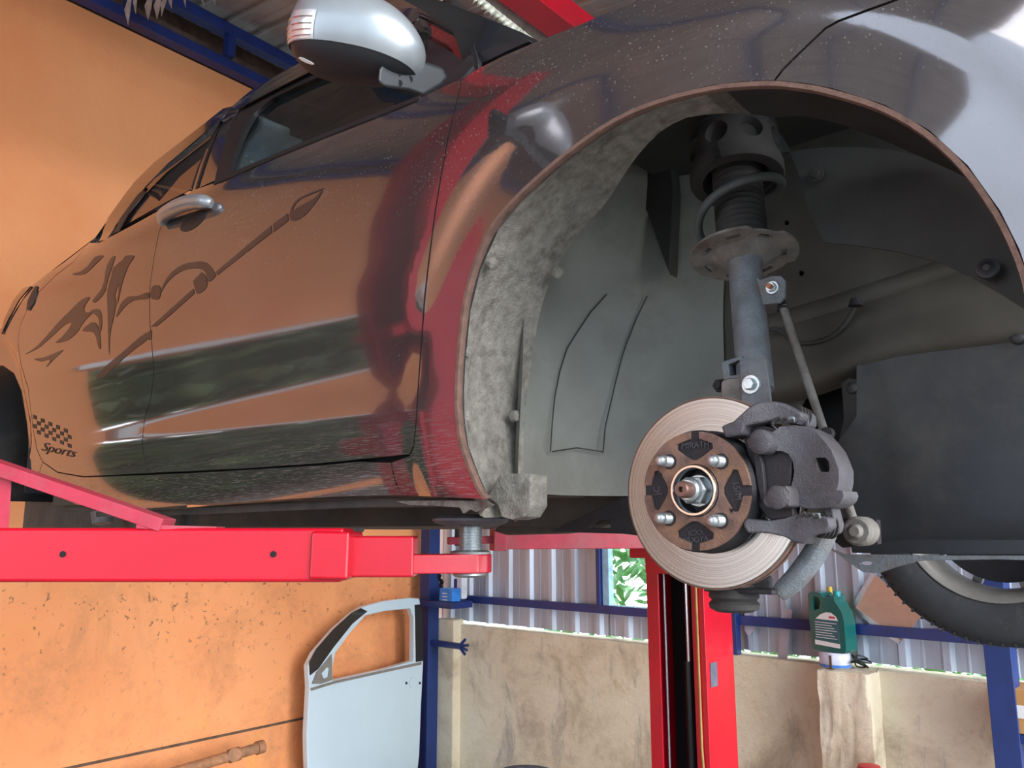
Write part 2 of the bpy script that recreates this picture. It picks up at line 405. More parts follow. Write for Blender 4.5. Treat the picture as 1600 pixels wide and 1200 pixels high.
# ================================================================== THE PLACE
WD = radians(38.7); dO = Vector((sin(WD), cos(WD), 0)); nO = Vector((dO.y, -dO.x, 0))       # orange wall direction / normal to the room
CO = CAMP + ray(660, 1195)*(CAMH/-ray(660, 1195).z); CO.z = 0
BD = radians(133); dB = Vector((sin(BD), cos(BD), 0)); nB = Vector((-dB.y, dB.x, 0))
if nB.dot(-CO) < 0: nB = -nB
if nO.dot(-CO) < 0: nO = -nO
Zv = Vector((0, 0, 1))
def OW(x, y, off=0): return plane_hit(x, y, CO+nO*off, nO)
def BW(x, y, off=0): return plane_hit(x, y, CO+nB*off, nB)
def o_(s, off, z): return CO - dO*s + nO*off + Zv*z           # s: distance from the corner towards the viewer
def b_(s, off, z): return CO + dB*s + nB*off + Zv*z
def oS(P): return -(P-CO).dot(dO)
def bS(P): return (P-CO).dot(dB)
RO = Matrix((-dO, nO, Zv)).transposed(); RB = Matrix((dB, nB, Zv)).transposed()
WTOP = OW(387, 136).z
# floor
bm = B(); add_box(bm, (0, -2, -.05), (26, 26, .1)); struct('floor', bm, 'floorc')
# orange wall with a doorway far to the left (seen only in the paintwork)
bm = B()
for (s0, s1, z0, z1) in ((-.0, 4.38, 0, WTOP), (4.38, 9.6, 2.30, WTOP), (4.38, 9.6, 0, .12), (9.6, 12, 0, WTOP)):
    add_box(bm, o_((s0+s1)/2, -.1, (z0+z1)/2), (s1-s0, .2, z1-z0), RO)
struct('wall_left', bm, 'orange')
bm = B(); add_bar(bm, o_(4.3, .05, 2.33), o_(9.7, .05, 2.33), .05, .05); struct('trim_30', bm, 'white')  # added white strip standing in for the sky line mirrored in the doors
bm = B()
p = [OW(120, 1200), OW(300, 1160), OW(479, 1121)]
zs = p[-1].z
add_bar(bm, o_(.3, .004, zs), o_(6, .004, zs), .012, .012); struct('trim_1', bm, 'timber')
# back wall: low rendered wall, corrugated sheets above, blue steel frame
HB = BW(1100, 1018).z
sR = 6.4
bm = B(); add_box(bm, b_(sR/2, -.08, HB/2), (sR, .16, HB), RB); struct('wall_back', bm, 'concrete')
s1 = bS(BW(1283, 1060, .10)); s2 = bS(BW(1362, 1060, .10))
bm = B(); add_box(bm, b_((s1+s2)/2, .03, HB/2-.012), (s2-s1, .22, HB+.02), RB)
bmesh.ops.subdivide_edges(bm, edges=bm.edges, cuts=12, use_grid_fill=True)
for v in bm.verts: v.co += Vector((random.uniform(-1, 1), random.uniform(-1, 1), random.uniform(-1, 1)))*.006
struct('trim_2', bm, 'concrete', smooth=60)
s3 = bS(BW(684, 1000, .05)); s4 = bS(BW(712, 1000, .05))
bm = B(); add_box(bm, b_((s3+s4)/2, .02, HB/2+.02), (s4-s3, .10, HB+.04), RB); struct('trim_3', bm, 'concrete', bevel=.01)
# corrugated sheets
def corrugated(bm, s0, s1, fn, z0, z1, period=.195, h=.026):
    prof = [(0, 0), (.20, 0), (.22, .12), (.26, .12), (.28, 0), (.64, 0), (.72, 1), (.88, 1), (.96, 0)]
    pts = []; s = s0
    while s < s1:
        for a, b in prof:
            if s+a*period <= s1: pts.append((s+a*period, b*h))
        s += period
    prev = None
    for a, b in pts:
        cur = (bm.verts.new(fn(a, b, z0)), bm.verts.new(fn(a, b, z1)))
        if prev: bm.faces.new((prev[0], cur[0], cur[1], prev[1]))
        prev = cur
    return bm
wl, wr = bS(BW(934, 900)), bS(BW(934, 900))+.62
wz0, wz1 = BW(975, 954).z, BW(975, 954).z+.62
shz = HB+.018
ZT = 5.2
for k, (a, b, z0, z1) in enumerate(((0.03, wl+.03, shz, ZT), (wl, wr, shz, wz0), (wl, wr, wz1, ZT), (wr, sR, shz, ZT))):
    bm = B(); corrugated(bm, a, b, lambda s, h, z: b_(s, -.10+h, z), z0, z1)
    o = struct('wall_back_sheet' if k == 0 else 'wall_back_sheet', bm, 'sheet', smooth=0)
    md = o.modifiers.new('t', 'SOLIDIFY'); md.thickness = .0015
# steel frame
def bar(name, p0, p1, a, b, mat='blue', up=Zv, **k):
    bm = B(); add_bar(bm, p0, p1, a, b, up); return struct(name, bm, mat, bevel=.003, **k)
P = BW(670, 1000, .12); sP = bS(P)
bar('trim_4', b_(sP, .12, 0), b_(sP, .12, 4.6), .10, .10, 'bluechip', up=nB)
P = BW(1566, 1050, .16); sP2 = bS(P)
bar('trim_5', b_(sP2, .16, 0), b_(sP2, .16, 4.6), .10, .10, 'bluechip', up=nB)
zr = BW(1100, 964, -.05).z
bar('trim_6', b_(.0, -.045, zr), b_(sR, -.045, zr), .04, .05)
bar('trim_7', b_(.0, -.045, zr+1.6), b_(sR, -.045, zr+1.6), .04, .05)
bar('trim_8', b_(bS(BW(1146, 960, -.02)), -.02, HB), b_(bS(BW(1146, 960, -.02)), -.02, 4.6), .05, .05, up=nB)
# window of the back wall
bm = B()
for (a, b, c, d) in ((wl, wl+.05, wz0, wz1), (wr-.05, wr, wz0, wz1), (wl+.05, wr-.05, wz0, wz0+.02), (wl+.05, wr-.05, wz1-.05, wz1)):
    add_box(bm, b_((a+b)/2, -.07, (c+d)/2), (b-a, .05, d-c), RB)
win = struct('window_1', bm, simple('pale_frame', S(150, 190, 220), .5), bevel=.004)
bar('trim_9', b_(wl-.02, -.04, zr), b_(wl-.02, -.04, 4.6), .03, .03, up=nB)
# foliage outside, beyond the window
bm = B()
for i in range(5200):
    s = random.uniform(wl-1.4, wr+2.6); z = random.uniform(.3, 3.2); of = -random.uniform(.7, 1.9)
    c = b_(s, of, z); R = Matrix.Rotation(random.uniform(0, 6.28), 3, 'Z') @ Matrix.Rotation(random.uniform(-1.2, 1.2), 3, 'X') @ Matrix.Rotation(random.uniform(-1, 1), 3, 'Y')
    l = random.uniform(.06, .14); q = l*.26
    vs = [bm.verts.new(c+R @ Vector(t)) for t in ((-l, 0, 0), (-l*.3, q, .006), (l, 0, 0), (-l*.3, -q, .006))]
    bm.faces.new(vs)
tag(obj('foliage', bm, 'leaf', smooth=0), 'bright green sunlit leaves outside the window in the corrugated wall', 'bush', kind='stuff')
# roof truss along the orange wall and the roof sheets
za = OW(430, 98).z; zt = WTOP
for i, (z, hh) in enumerate(((zt+.032, .064), (za+.005, .075))):
    bar('trim_%d' % (10+i), o_(-.0, .06, z), o_(10, .06, z), .08, hh)
sv = oS(OW(350, 80)); sv2 = oS(OW(195, 10))
for i, s in enumerate((sv, sv2, 2*sv2-sv, sv-(sv2-sv))):
    bar('trim_%d' % (12+i), o_(s, .06, zt+.1), o_(s, .06, za), .055, .06, up=nO)
bm = B()
for i in range(5): add_bar(bm, o_(-.1, -.12-.02*i, zt+.02+i*.10), o_(10, -.12-.02*i, zt+.02+i*.10), .03, .09)
struct('trim_16', bm, 'timber')
zroof = za+.09
tn = math.tan(radians(6.5))
bm = B()
corrugated(bm, -2.2, 11, lambda s, h, q: o_(s, q, zroof+h-q*tn), -.3, 6.5, period=.2, h=.03)
o = struct('ceiling', bm, 'roof', smooth=0)
for i, q in enumerate((1.4, 2.8, 4.2, 5.6)):
    bar('trim_%d' % (20+i), o_(-.5, q, zroof-.05-q*tn), o_(10, q, zroof-.05-q*tn), .06, .09)

# ================================================================== THE LIFT
lift_u, = (-1.30,)
def CW(u, w, z): return OC+UX*u+NX*w+Zv*z                     # car coordinates -> world
lift = empty('car_lift', (CW(lift_u, 0, 0).x, CW(lift_u, 0, 0).y, 0), radians(-41))
tag(lift, 'bright red two-post car lift holding up the dark car', 'car lift')
liftM = Matrix.Translation(lift.location) @ Matrix.Rotation(radians(-41), 4, 'Z'); liftI = liftM.inverted()
def lobj(name, bm, mat, parent=None, **k):
    bm.transform(liftI); return obj(name, bm, mat, parent or lift, **k)
def col_outline(s, lip=.062, W=.29, D=.26, t=.012):           # open channel in (along car, lateral)
    h = W/2
    return [(-h, 0), (-h+lip, 0), (-h+lip, t), (-h+t, t), (-h+t, D-t), (h-t, D-t), (h-t, t), (h-lip, t), (h-lip, 0), (h, 0), (h, D), (-h, D)]
Rx = Matrix((UX, NX, Zv)).transposed()
def column(u0, w0, sgn, hgt):
    bm = B(); pts = col_outline(0)
    f = lambda z: (lambda x, y: Vector((CW(u0+x, w0+sgn*y, 0).x, CW(u0+x, w0+sgn*y, 0).y, z)))
    add_plate(bm, pts, f(hgt), f(0)); return bm
uF = K(1056, 1000, -2.42)[0]
wF = -2.42
colF = lobj('column', column(uF, wF, -1, 3.90), 'red', bevel=.003)
wN = .95
colN = lobj('column', column(uF, wN, 1, 3.90), 'red', bevel=.003)
def lw(u, w, z): return Vector((CW(u, w, 0).x, CW(u, w, 0).y, z))
# ram, rod, hose, safety bar on the far column
zc = plane_hit(1068, 1033, CW(uF, wF-.1, 0), NX).z
bm = B(); add_cyl(bm, lw(uF-.01, wF-.13, .1), lw(uF-.01, wF-.13, zc), .026); lobj('hydraulic_ram', bm, 'cyl', label='black ram cylinder')
bm = B(); add_cyl(bm, lw(uF-.01, wF-.13, zc), lw(uF-.01, wF-.13, 3.2), .013); lobj('piston_rod', bm, 'chrome', label='chrome piston rod')
bm = B(); add_cyl(bm, lw(uF-.075, wF-.04, .1), lw(uF-.075, wF-.04, 3.6), .006, n=10); lobj('cable', bm, 'zinc')
bm = B(); add_box(bm, lw(uF, wF-.20, 1.9), (.25, .02, 3.7), Rx); lobj('channel_shade', bm, 'blackvoid')  # black sheet painting the shade inside the channel
bm = B(); add_tube(bm, [lw(uF+.115, wF+.012, 3.4), lw(uF+.115, wF+.012, .75), lw(uF+.13, wF+.02, .5), lw(uF+.16, wF+.03, 0.05)], .0055, 10); lobj('hose', bm, simple('yellow_hose', S(150, 124, 66), .6))
bm = B(); q = K(1128, 1053, wF-.1); add_box(bm, lw(uF+.147, wF-.06, q[1]+OC.z), (.004, .06, .10), Rx); lobj('name_plate', bm, simple('grey_plate', S(120, 130, 150), .4, .5))
# overhead beam between the two columns
XZ = 3.83
bm = B(); add_bar(bm, lw(uF, wF-.13, XZ), lw(uF, wN+.13, XZ), .13, .12); lobj('crossbeam', bm, 'red', bevel=.004)
bm = B(); add_cyl(bm, lw(uF-.14, wF-.13, XZ), lw(uF-.14, wN+.13, XZ), .035); lobj('overhead_conduit', bm, simple('grey_conduit', S(150, 150, 146), .5))
ub_ = .48-(.48-uF)*(4.32-CAMH)/(XZ-CAMH)*1.066
bar('trim_18', lw(ub_, wF-1.2, 4.32), lw(ub_, wN+.6, 4.32), .07, .09)
# carriages
for (u0, w0, sg) in ((uF, wF, 1), (uF, wN, -1)):
    bm = B(); add_box(bm, lw(u0, w0+sg*.03, OC.z+.02), (.20, .10, .5), Rx)
    add_box(bm, lw(u0, w0+sg*.10, OC.z-.10), (.26, .12, .12), Rx); lobj('carriage', bm, 'red', bevel=.005)
# near arm
up_, wp_ = -.405, -.005
dn = 1.30
def AP(x, y, dpt): r = ray(x, y); return CAMP+r*(dpt/r.y)     # point at distance dpt in front of the viewer
tip = AP(735, 880, 1.335)
padc = tip.copy()
A0 = AP(-330, 866, 1.30); A1 = AP(497, 866, 1.30); A2 = AP(650, 869, 1.31)
bm = B(); hA = (905-826)/FPX*1.30
add_bar(bm, A0, AP(545, 866, 1.30), .085, hA); armN = lobj('swing_arm', bm, 'red', bevel=.006, seg=3)
bm = B(); add_bar(bm, A1, AP(556, 867, 1.298), .098, .071); 
lobj('arm_collar', bm, 'red', armN, bevel=.005)
bm = B(); add_bar(bm, AP(400, 869, 1.31), A2, .062, .062); lobj('inner_arm', bm, 'red', armN, bevel=.004)
# flat tip with rounded eye
tdir = (AP(760, 880, 1.335)-AP(640, 880, 1.31)); tdir.z = 0; tdir.normalize(); tn_ = Vector((-tdir.y, tdir.x, 0))
def tf(z):
    return lambda x, y: padc+tdir*x+tn_*y+Zv*z
e = [(.034*cos(a), .034*sin(a)) for a in np.linspace(-pi/2, pi/2, 14)]
outl = [(-.105, .030), (-.105, -.030)]+e[:] 
outl = [(-.105, -.030)]+e+[(-.105, .030)]
bm = B(); add_plate(bm, outl, tf(.0145), tf(-.0145)); lobj('arm_tip', bm, 'red', armN, bevel=.002)
# small bolt holes as dark recessed plugs
for x in (98, 427):
    bm = B(); c = AP(x, 866, 1.30-.0435); add_cyl(bm, c+Vector((0, .003, 0)), c-Vector((0, .0006, 0)), .0048, n=16); lobj('bolt_hole', bm, 'blackvoid', armN)
bm = B(); a = AP(0, 738, 1.30); a = AP(-120, 690, 1.28); b2 = AP(262, 821, 1.28); add_bar(bm, a, b2, .05, .02, Zv); lobj('gusset_bar', bm, 'reddust', armN, bevel=.001)
bm = B(); add_hex(bm, [AP(-40, 826, 1.27), AP(14, 826, 1.27), AP(18, 752, 1.27), AP(-40, 700, 1.27)], [AP(-40, 826, 1.32), AP(14, 826, 1.32), AP(18, 752, 1.32), AP(-40, 720, 1.32)])
lobj('gusset_plate', bm, 'reddust', armN, bevel=.001)
bm = B(); add_bar(bm, AP(222, 823, 1.28), AP(345, 826, 1.29), .05, .006); lobj('welded_strip', bm, 'reddust', armN)
# screw jack and pad
scr = []
z0 = .015; zp = AP(735, 822, 1.335).z-padc.z
prof = [(0, z0), (.0165, z0)]
n_t = 17; pz = (zp-z0)/n_t
for i in range(n_t): prof += [(.0165, z0+pz*(i+.1)), (.0192, z0+pz*(i+.45)), (.0192, z0+pz*(i+.65)), (.0165, z0+pz*(i+.95))]
prof += [(0, zp)]
bm = B(); add_lathe(bm, padc, Zv, prof, 32); pad_s = lobj('pad_screw', bm, 'screw', armN, smooth=60)
bm = B(); add_lathe(bm, padc, Zv, [(0, .0145), (.032, .0145), (.033, .018), (.024, .0205), (0, .0205)], 36)
add_lathe(bm, padc, Zv, [(0, -.0145), (.028, -.0145), (.029, -.018), (.024, -.0215), (0, -.0215)], 36); lobj('washer', bm, 'zinc', armN)
bm = B(); add_lathe(bm, padc, Zv, [(0, zp), (.040, zp), (.056, zp+.004), (.0615, zp+.008), (.0615, zp+.0115), (.052, zp+.016), (.03, zp+.018), (0, zp+.018)], 48); lobj('lift_pad', bm, 'cast', armN)
# far arm
fa0 = lw(uF-.1, wF+.10, 0); zf = OC.z-.075
Q0 = AP(985, 843, 3.55); Q1 = AP(772, 843, 3.4)
bm = B(); add_bar(bm, AP(1060, 842, 3.6), Q1, .10, .078); aF = lobj('swing_arm', bm, 'reddust', bevel=.004)
bm = B(); add_bar(bm, AP(870, 842, 3.45), AP(766, 842, 3.38), .12, .088) if 0 else add_bar(bm, AP(788, 843, 3.40), AP(768, 843, 3.39), .12, .09); lobj('arm_collar', bm, 'reddust', aF, bevel=.003)
bm = B(); add_bar(bm, AP(780, 843, 3.4), AP(700, 845, 3.36), .07, .03); lobj('inner_arm', bm, 'reddust', aF, bevel=.003)
bm = B(); add_cyl(bm, AP(718, 845, 3.37)-Zv*.02, AP(718, 845, 3.37)+Zv*.10, .02); add_cyl(bm, AP(718, 845, 3.37)+Zv*.10, AP(718, 845, 3.37)+Zv*.12, .06); lobj('lift_pad', bm, 'cast', aF)
#CARSTART
# ================================================================== THE CAR
car = empty('car', OC, radians(-41))
tag(car, 'dark maroon-grey sedan raised on a red lift with its front wheel removed', 'car')
PZ = np.array([-.10, -.03, .00, .03, .08, .14, .19, .24, .30, .37, .45, .53, .59, .64, .68, .72, .78, .88, 1.0, 1.12, 1.3])
PW = np.array([.006, .022, .046, .060, .0745, .0835, .0795, .0838, .0945, .1015, .102, .099, .092, .078, .056, .026, -.012, -.070, -.145, -.23, -.40])
def _pchip(xs, ys):
    h = np.diff(xs); d = np.diff(ys)/h; m = np.zeros(len(xs))
    for i in range(1, len(xs)-1):
        if d[i-1]*d[i] > 0:
            w1 = 2*h[i]+h[i-1]; w2 = h[i]+2*h[i-1]; m[i] = (w1+w2)/(w1/d[i-1]+w2/d[i])
    m[0] = d[0]; m[-1] = d[-1]
    def f(x):
        x = min(max(x, xs[0]), xs[-1]); i = min(int(np.searchsorted(xs, x, 'right'))-1, len(xs)-2); t = (x-xs[i])/h[i]
        return (2*t**3-3*t*t+1)*ys[i]+(t**3-2*t*t+t)*h[i]*m[i]+(-2*t**3+3*t*t)*ys[i+1]+(t**3-t*t)*h[i]*m[i+1]
    return f
_pf = _pchip(PZ, PW)
_fx = np.linspace(-.1, 1.3, 281); _fy = np.array([_pf(x) for x in _fx])
for _ in range(8): _fy[1:-1] = (_fy[:-2]+2*_fy[1:-1]+_fy[2:])/4          # soften the creases
def prof(z): return float(np.interp(z, _fx, _fy))
def sst(a, b, x):
    t = min(max((x-a)/(b-a), 0), 1); return t*t*t*(t*(6*t-15)+10)
AC = (0.0, .12)                                               # wheel arch centre
def W(u, z):
    zz = z/(1+.075*min(max((-u-.3)/1.4, 0), 1.3))
    w = prof(zz)
    w += -.06*max(u+.35, 0)**2 - .022*max(-u-1.2, 0)**2 - .75*max(u-.13, 0)**2
    for cx in (0.0, -2.55):
        r = math.hypot(u-cx, z-AC[1])
        k = 1-sst(.415, .495, r)
        if cx < -1: k *= .5
        fl = (.4*w+.6*(.086 - .06*max(u+.35, 0)**2 - .75*max(u-.13, 0)**2)) if cx == 0 else .075-.04
        k *= 1-sst(.46, .66, z)
        w = w*(1-k)+fl*k
    return w
def CP(x, y, off=0, it=14):
    w = .06; u, z = K(x, y, w)
    for _ in range(it):
        w = .5*w+.5*(W(u, z)+off); u, z = K(x, y, w)
    return u, z
def uvs(pts, off=0, dense=0):
    if dense: pts = densify(pts, dense)
    return [CP(x, y, off) for x, y in pts]
def panel(name, pts, mat, parent=car, grid=.022, gap=.0015, off=0, th=.012, holes=(), ret=True, px=True, label=None, WF=W, step=.018, **kk):
    q = uvs(pts, off, 14) if px else pts
    if gap: q = offset_poly(q, gap)
    q = densify(q, step); hs = [densify(uvs(h, off) if px else h, step) for h in holes]
    v, tr = cdt(q, hs, grid)
    bm = B(); A = [bm.verts.new(L(p[0], WF(p[0], p[1])+off, p[1])) for p in v]; cnt = {}
    for t in tr:
        a, b, c = (v[i] for i in t); s = (b[0]-a[0])*(c[1]-a[1])-(b[1]-a[1])*(c[0]-a[0])
        bm.faces.new([A[i] for i in (t if s > 0 else t[::-1])])
        for i in range(3):
            e = tuple(sorted((t[i], t[(i+1) % 3]))); cnt[e] = cnt.get(e, 0)+1
    if ret:
        R0 = {}; R1 = {}
        for e, c in cnt.items():
            if c == 1:
                for i in e:
                    if i not in R0:
                        R0[i] = bm.verts.new(A[i].co); R1[i] = bm.verts.new(A[i].co+Vector((0, th, 0)))
                bm.faces.new((R0[e[0]], R0[e[1]], R1[e[1]], R1[e[0]]))
    me = bpy.data.meshes.new(name); bm.normal_update(); bm.to_mesh(me); bm.free()
    o = bpy.data.objects.new(name, me); COL.objects.link(o); me.materials.append(M[mat] if isinstance(mat, str) else mat); o.parent = parent
    me.polygons.foreach_set('use_smooth', [True]*len(me.polygons))
    nv = len(v); nor = []
    me.update()
    for i, vv in enumerate(me.vertices):
        if i < nv:
            u, z = v[i]; e = .003
            gu = (WF(u+e, z)-WF(u-e, z))/(2*e); gz = (WF(u, z+e)-WF(u, z-e))/(2*e)
            nor.append(Vector((-gu, -1, -gz)).normalized())
        else: nor.append(vv.normal.copy())
    me.normals_split_custom_set_from_vertices(nor)
    if label: o['label'] = label
    return o
def cobj(name, bm, mat, parent=car, **k): return obj(name, bm, mat, parent, **k)
def LP(x, y, w): u, z = K(x, y, w); return L(u, w, z)
# ---- outlines traced on the body side
gapF = [(722, 122), (712, 165), (700, 215), (689, 275), (680, 330), (671, 400), (664, 460), (658, 540), (653, 610), (650, 660), (646, 698)]
gapM = [(303, 296), (275, 316), (258, 340), (248, 365), (241, 400), (234, 450), (234, 500), (239, 560), (240, 590), (235, 625), (226, 655), (222, 690), (226, 720), (232, 740)]
gapR = [(139, 379), (115, 409), (85, 432), (60, 457), (44, 480), (31, 510), (28, 535), (33, 570), (44, 606), (48, 640), (51, 665), (57, 700), (67, 722), (90, 738)]
beltF = [(715, 127), (655, 153), (600, 176), (500, 215), (430, 244), (380, 266), (345, 282)]
beltR = [(300, 300), (260, 322), (210, 350), (155, 379)]
arch = [(757, 781), (745, 765), (735, 742), (718, 695), (712, 650), (711, 610), (714, 555), (722, 480), (738, 415), (765, 355), (800, 312), (850, 265), (900, 225), (960, 185), (1030, 155), (1110, 135), (1160, 129), (1210, 127), (1260, 132), (1300, 140), (1380, 165), (1450, 205), (1510, 260), (1560, 330), (1590, 390), (1607, 440), (1618, 500)]
front_door = gapF+[(640, 711), (560, 719), (500, 725), (400, 732), (300, 737)]+gapM[::-1]+[(345, 282), (380, 266), (430, 244), (500, 215), (600, 176), (655, 153)]
fd = panel('front_door', front_door, 'paint', grid=.015)
rd = panel('rear_door', gapM[1:]+[(180, 743), (130, 745)]+gapR[::-1]+beltR[::-1], 'paint')
ftop = [(722, 122), (745, 108), (790, 85), (845, 62), (920, 32), (990, 2), (1040, -25), (1100, -60)]
bumpseam = [(1210, 127), (1222, 110), (1250, 82), (1290, 44), (1310, 33), (1350, 18), (1400, 0), (1460, -25)]
iseam = arch.index((1210, 127))
fender = ftop+bumpseam[::-1][0:]+arch[:iseam][::-1]+[(700, 779), (627, 775), (617, 750), (611, 722), (640, 711)]+gapF[::-1][:-1]
ff = panel('front_fender', fender, 'paint', th=.02, grid=.011)
bumper = bumpseam+[(1560, -60), (1700, -40), (1730, 100), (1730, 300), (1700, 520)]+arch[iseam+1:][::-1]
bp = panel('front_bumper', bumper, 'paint', th=.02, grid=.012)
sill = [(611, 722), (617, 750), (627, 775), (560, 776), (450, 781), (300, 790), (210, 797), (170, 797), (120, 789), (80, 772), (60, 745), (67, 722), (90, 738), (130, 745), (232, 741), (300, 738), (500, 726), (560, 720)]
panel('side_sill', sill, 'paint', th=.05)
quarter = [(139, 379), (148, 372), (100, 410), (70, 430), (48, 448), (30, 475), (10, 505), (-30, 540), (-120, 600), (-120, 640), (-60, 590), (-20, 572), (5, 572), (22, 584), (34, 612), (42, 660), (46, 700), (50, 740), (58, 765), (60, 745), (67, 722)]+gapR[::-1][2:]
panel('rear_quarter', quarter, 'paint', th=.03)
# black shell just inside the gaps, painting their shade
def shell(name, pts, inset, mat='blackvoid'):
    return panel(name, pts, mat, gap=0, off=-inset, ret=False, grid=.06, step=.06)
shell('gap_shade', [(735, 120), (700, 500), (664, 710), (610, 760), (300, 780), (130, 775), (55, 740), (20, 540), (60, 450), (150, 375), (345, 278), (600, 172)], .025)
# rust-edged lip of the wheel arch and the fine lip on the sill side
au = uvs(arch)
dn_au = catmull(au, 3)
def ringpt(p, s): 
    d = np.array(p)-np.array(AC); return tuple(np.array(AC)+d*s)
bm = B(); rings = []
for (s, dw) in ((1.0, .0012), (.985, .001), (.982, -.006), (.99, -.012), (1.01, -.014)):
    rings.append([bm.verts.new(L(*(lambda q: (q[0], W(*p)+dw, q[1]))(ringpt(p, s)))) for p in dn_au])
for a, b in zip(rings, rings[1:]):
    for i in range(len(a)-1): bm.faces.new((a[i], a[i+1], b[i+1], b[i]))
cobj('arch_lip', bm, 'rustlip')
# ---- liner: band swept inwards from the lip
def cylhit(x, y, R=.385):
    r = ray(x, y); o = CAMP-OC; a_, b0 = r.dot(UX), o.dot(UX); c_, d0 = r.z, o.z-AC[1]
    A = a_*a_+c_*c_; Bq = 2*(a_*b0+c_*d0); C = b0*b0+d0*d0-R*R; D = Bq*Bq-4*A*C
    if D < 0: return None
    t = (-Bq+sqrt(D))/(2*A); P = o+r*t; return atan2(P.z-AC[1], P.dot(UX)), P.dot(NX)
inner_edge = [(818, 790), (826, 740), (830, 650), (834, 590), (838, 555), (850, 490), (868, 440), (890, 400), (920, 358), (950, 325), (978, 280), (1005, 245), (1040, 212), (1075, 195), (1130, 187), (1175, 187), (1212, 193)]
WI = sorted((cylhit(*q) for q in inner_edge), key=lambda e: e[0])
wi_a = [e[0] if e[0] > -1 else e[0]+2*pi for e in WI]; srt = sorted(zip(wi_a, [e[1] for e in WI])); wi_a = [s[0] for s in srt]; wi_w = [s[1] for s in srt]
print('WI', [(round(math.degrees(a)), round(w, 3)) for a, w in srt])
def win(a):
    if a < wi_a[0]: return wi_w[0]+(-.235-wi_w[0])*sst(0, .5, wi_a[0]-a)
    return float(np.interp(a, wi_a, wi_w))
lin = []
for p in dn_au:
    d = (p[0]-AC[0], p[1]-AC[1]); r = math.hypot(*d); a = atan2(d[1], d[0]); a = a if a > -1.2 else a+2*pi
    lin.append((a, r, W(*p)))
last = lin[0]
def band(name, a_lo, a_hi, mat, extra=()):
    bm = B(); cols = []
    for a, r, w in lin:
        if not (a_lo <= a <= a_hi): continue
        wi = win(a); col = []
        for k in range(9):
            t = k/8; rr = r+.003+(.392-r)*sst(0, .35, t) + .002*sin(9*a+5*t); ww = (w-.010)*(1-t)+wi*t
            col.append(bm.verts.new(L(AC[0]+rr*cos(a), ww, AC[1]+rr*sin(a))))
        rr = .415; col.append(bm.verts.new(L(AC[0]+rr*cos(a), wi-.004, AC[1]+rr*sin(a))))
        cols.append(col)
    for A_, B_ in zip(cols, cols[1:]):
        for k in range(len(A_)-1): bm.faces.new((A_[k], A_[k+1], B_[k+1], B_[k]))
    o = cobj(name, bm, mat); return o
aS = cylhit(1130, 150)[0]
linR = band('wheel_liner', aS-.03, 7, 'liner', )
linF = band('wheel_liner', -1.2, aS+.10, 'linerdark')
linF['label'] = 'dark smooth front half of the liner'
# foot of the liner below the sill
bm = B(); pts = [K(x, y, -.005) for x, y in [(762, 776), (778, 790), (783, 808), (800, 812), (818, 808), (829, 790), (829, 740), (780, 740)]]
plate_w(bm, pts, -.005, -.045); cobj('mud_flap', bm, 'liner', bevel=.002)
for (x, y, w) in ((768, 411, .03), (728, 548, .055), (727, 650, .055), (733, 715, .055), (870, 425, -.12), (803, 650, -.05)):
    h = cylhit(x, y, .376); 
    a, ww = h; c = Vector((AC[0]+.372*cos(a), -ww, AC[1]+.372*sin(a))); ax = Vector((-cos(a), 0, -sin(a)))
    bm = B(); add_lathe(bm, c-ax*.006, ax, [(0, .011), (.005, .011), (.0085, .009), (.0095, .004), (.0095, 0), (0, 0)], 20); cobj('liner_clip', bm, 'liner')
# front inner wall of the liner
pts = [K(x, y, -.235) for x, y in [(1205, 190), (1225, 220), (1243, 262), (1262, 330), (1284, 376), (1330, 379), (1400, 389), (1460, 404), (1510, 426), (1560, 455), (1605, 484), (1660, 520)]]
e1 = atan2(pts[-1][1]-AC[1], pts[-1][0]-AC[0]); e0 = atan2(pts[0][1]-AC[1], pts[0][0]-AC[0])
pts += [(AC[0]+.405*cos(a), AC[1]+.405*sin(a)) for a in np.linspace(e1, e0, 14)][0:]
bm = B(); add_plate(bm, pts, lambda x, y: L(x, -.235-.02*sin(6*x), y), lambda x, y: L(x, -.239-.02*sin(6*x), y), grid=.03); cobj('liner_inner_wall', bm, 'linerdark', label='dark liner skin behind the arch')
bm = B(); c = LP(1275, 273, -.235); add_lathe(bm, c, Vector((0, -1, 0)), [(0, .006), (.006, .006), (.008, .003), (.011, .003), (.012, 0)], 20); cobj('liner_clip', bm, 'linerdark')
bm = B(); c = LP(1543, 420, -.235); add_lathe(bm, c, Vector((0, -1, 0)), [(0, .009), (.004, .009), (.007, .006), (.013, .005), (.014, 0)], 20); cobj('liner_clip', bm, 'shield')
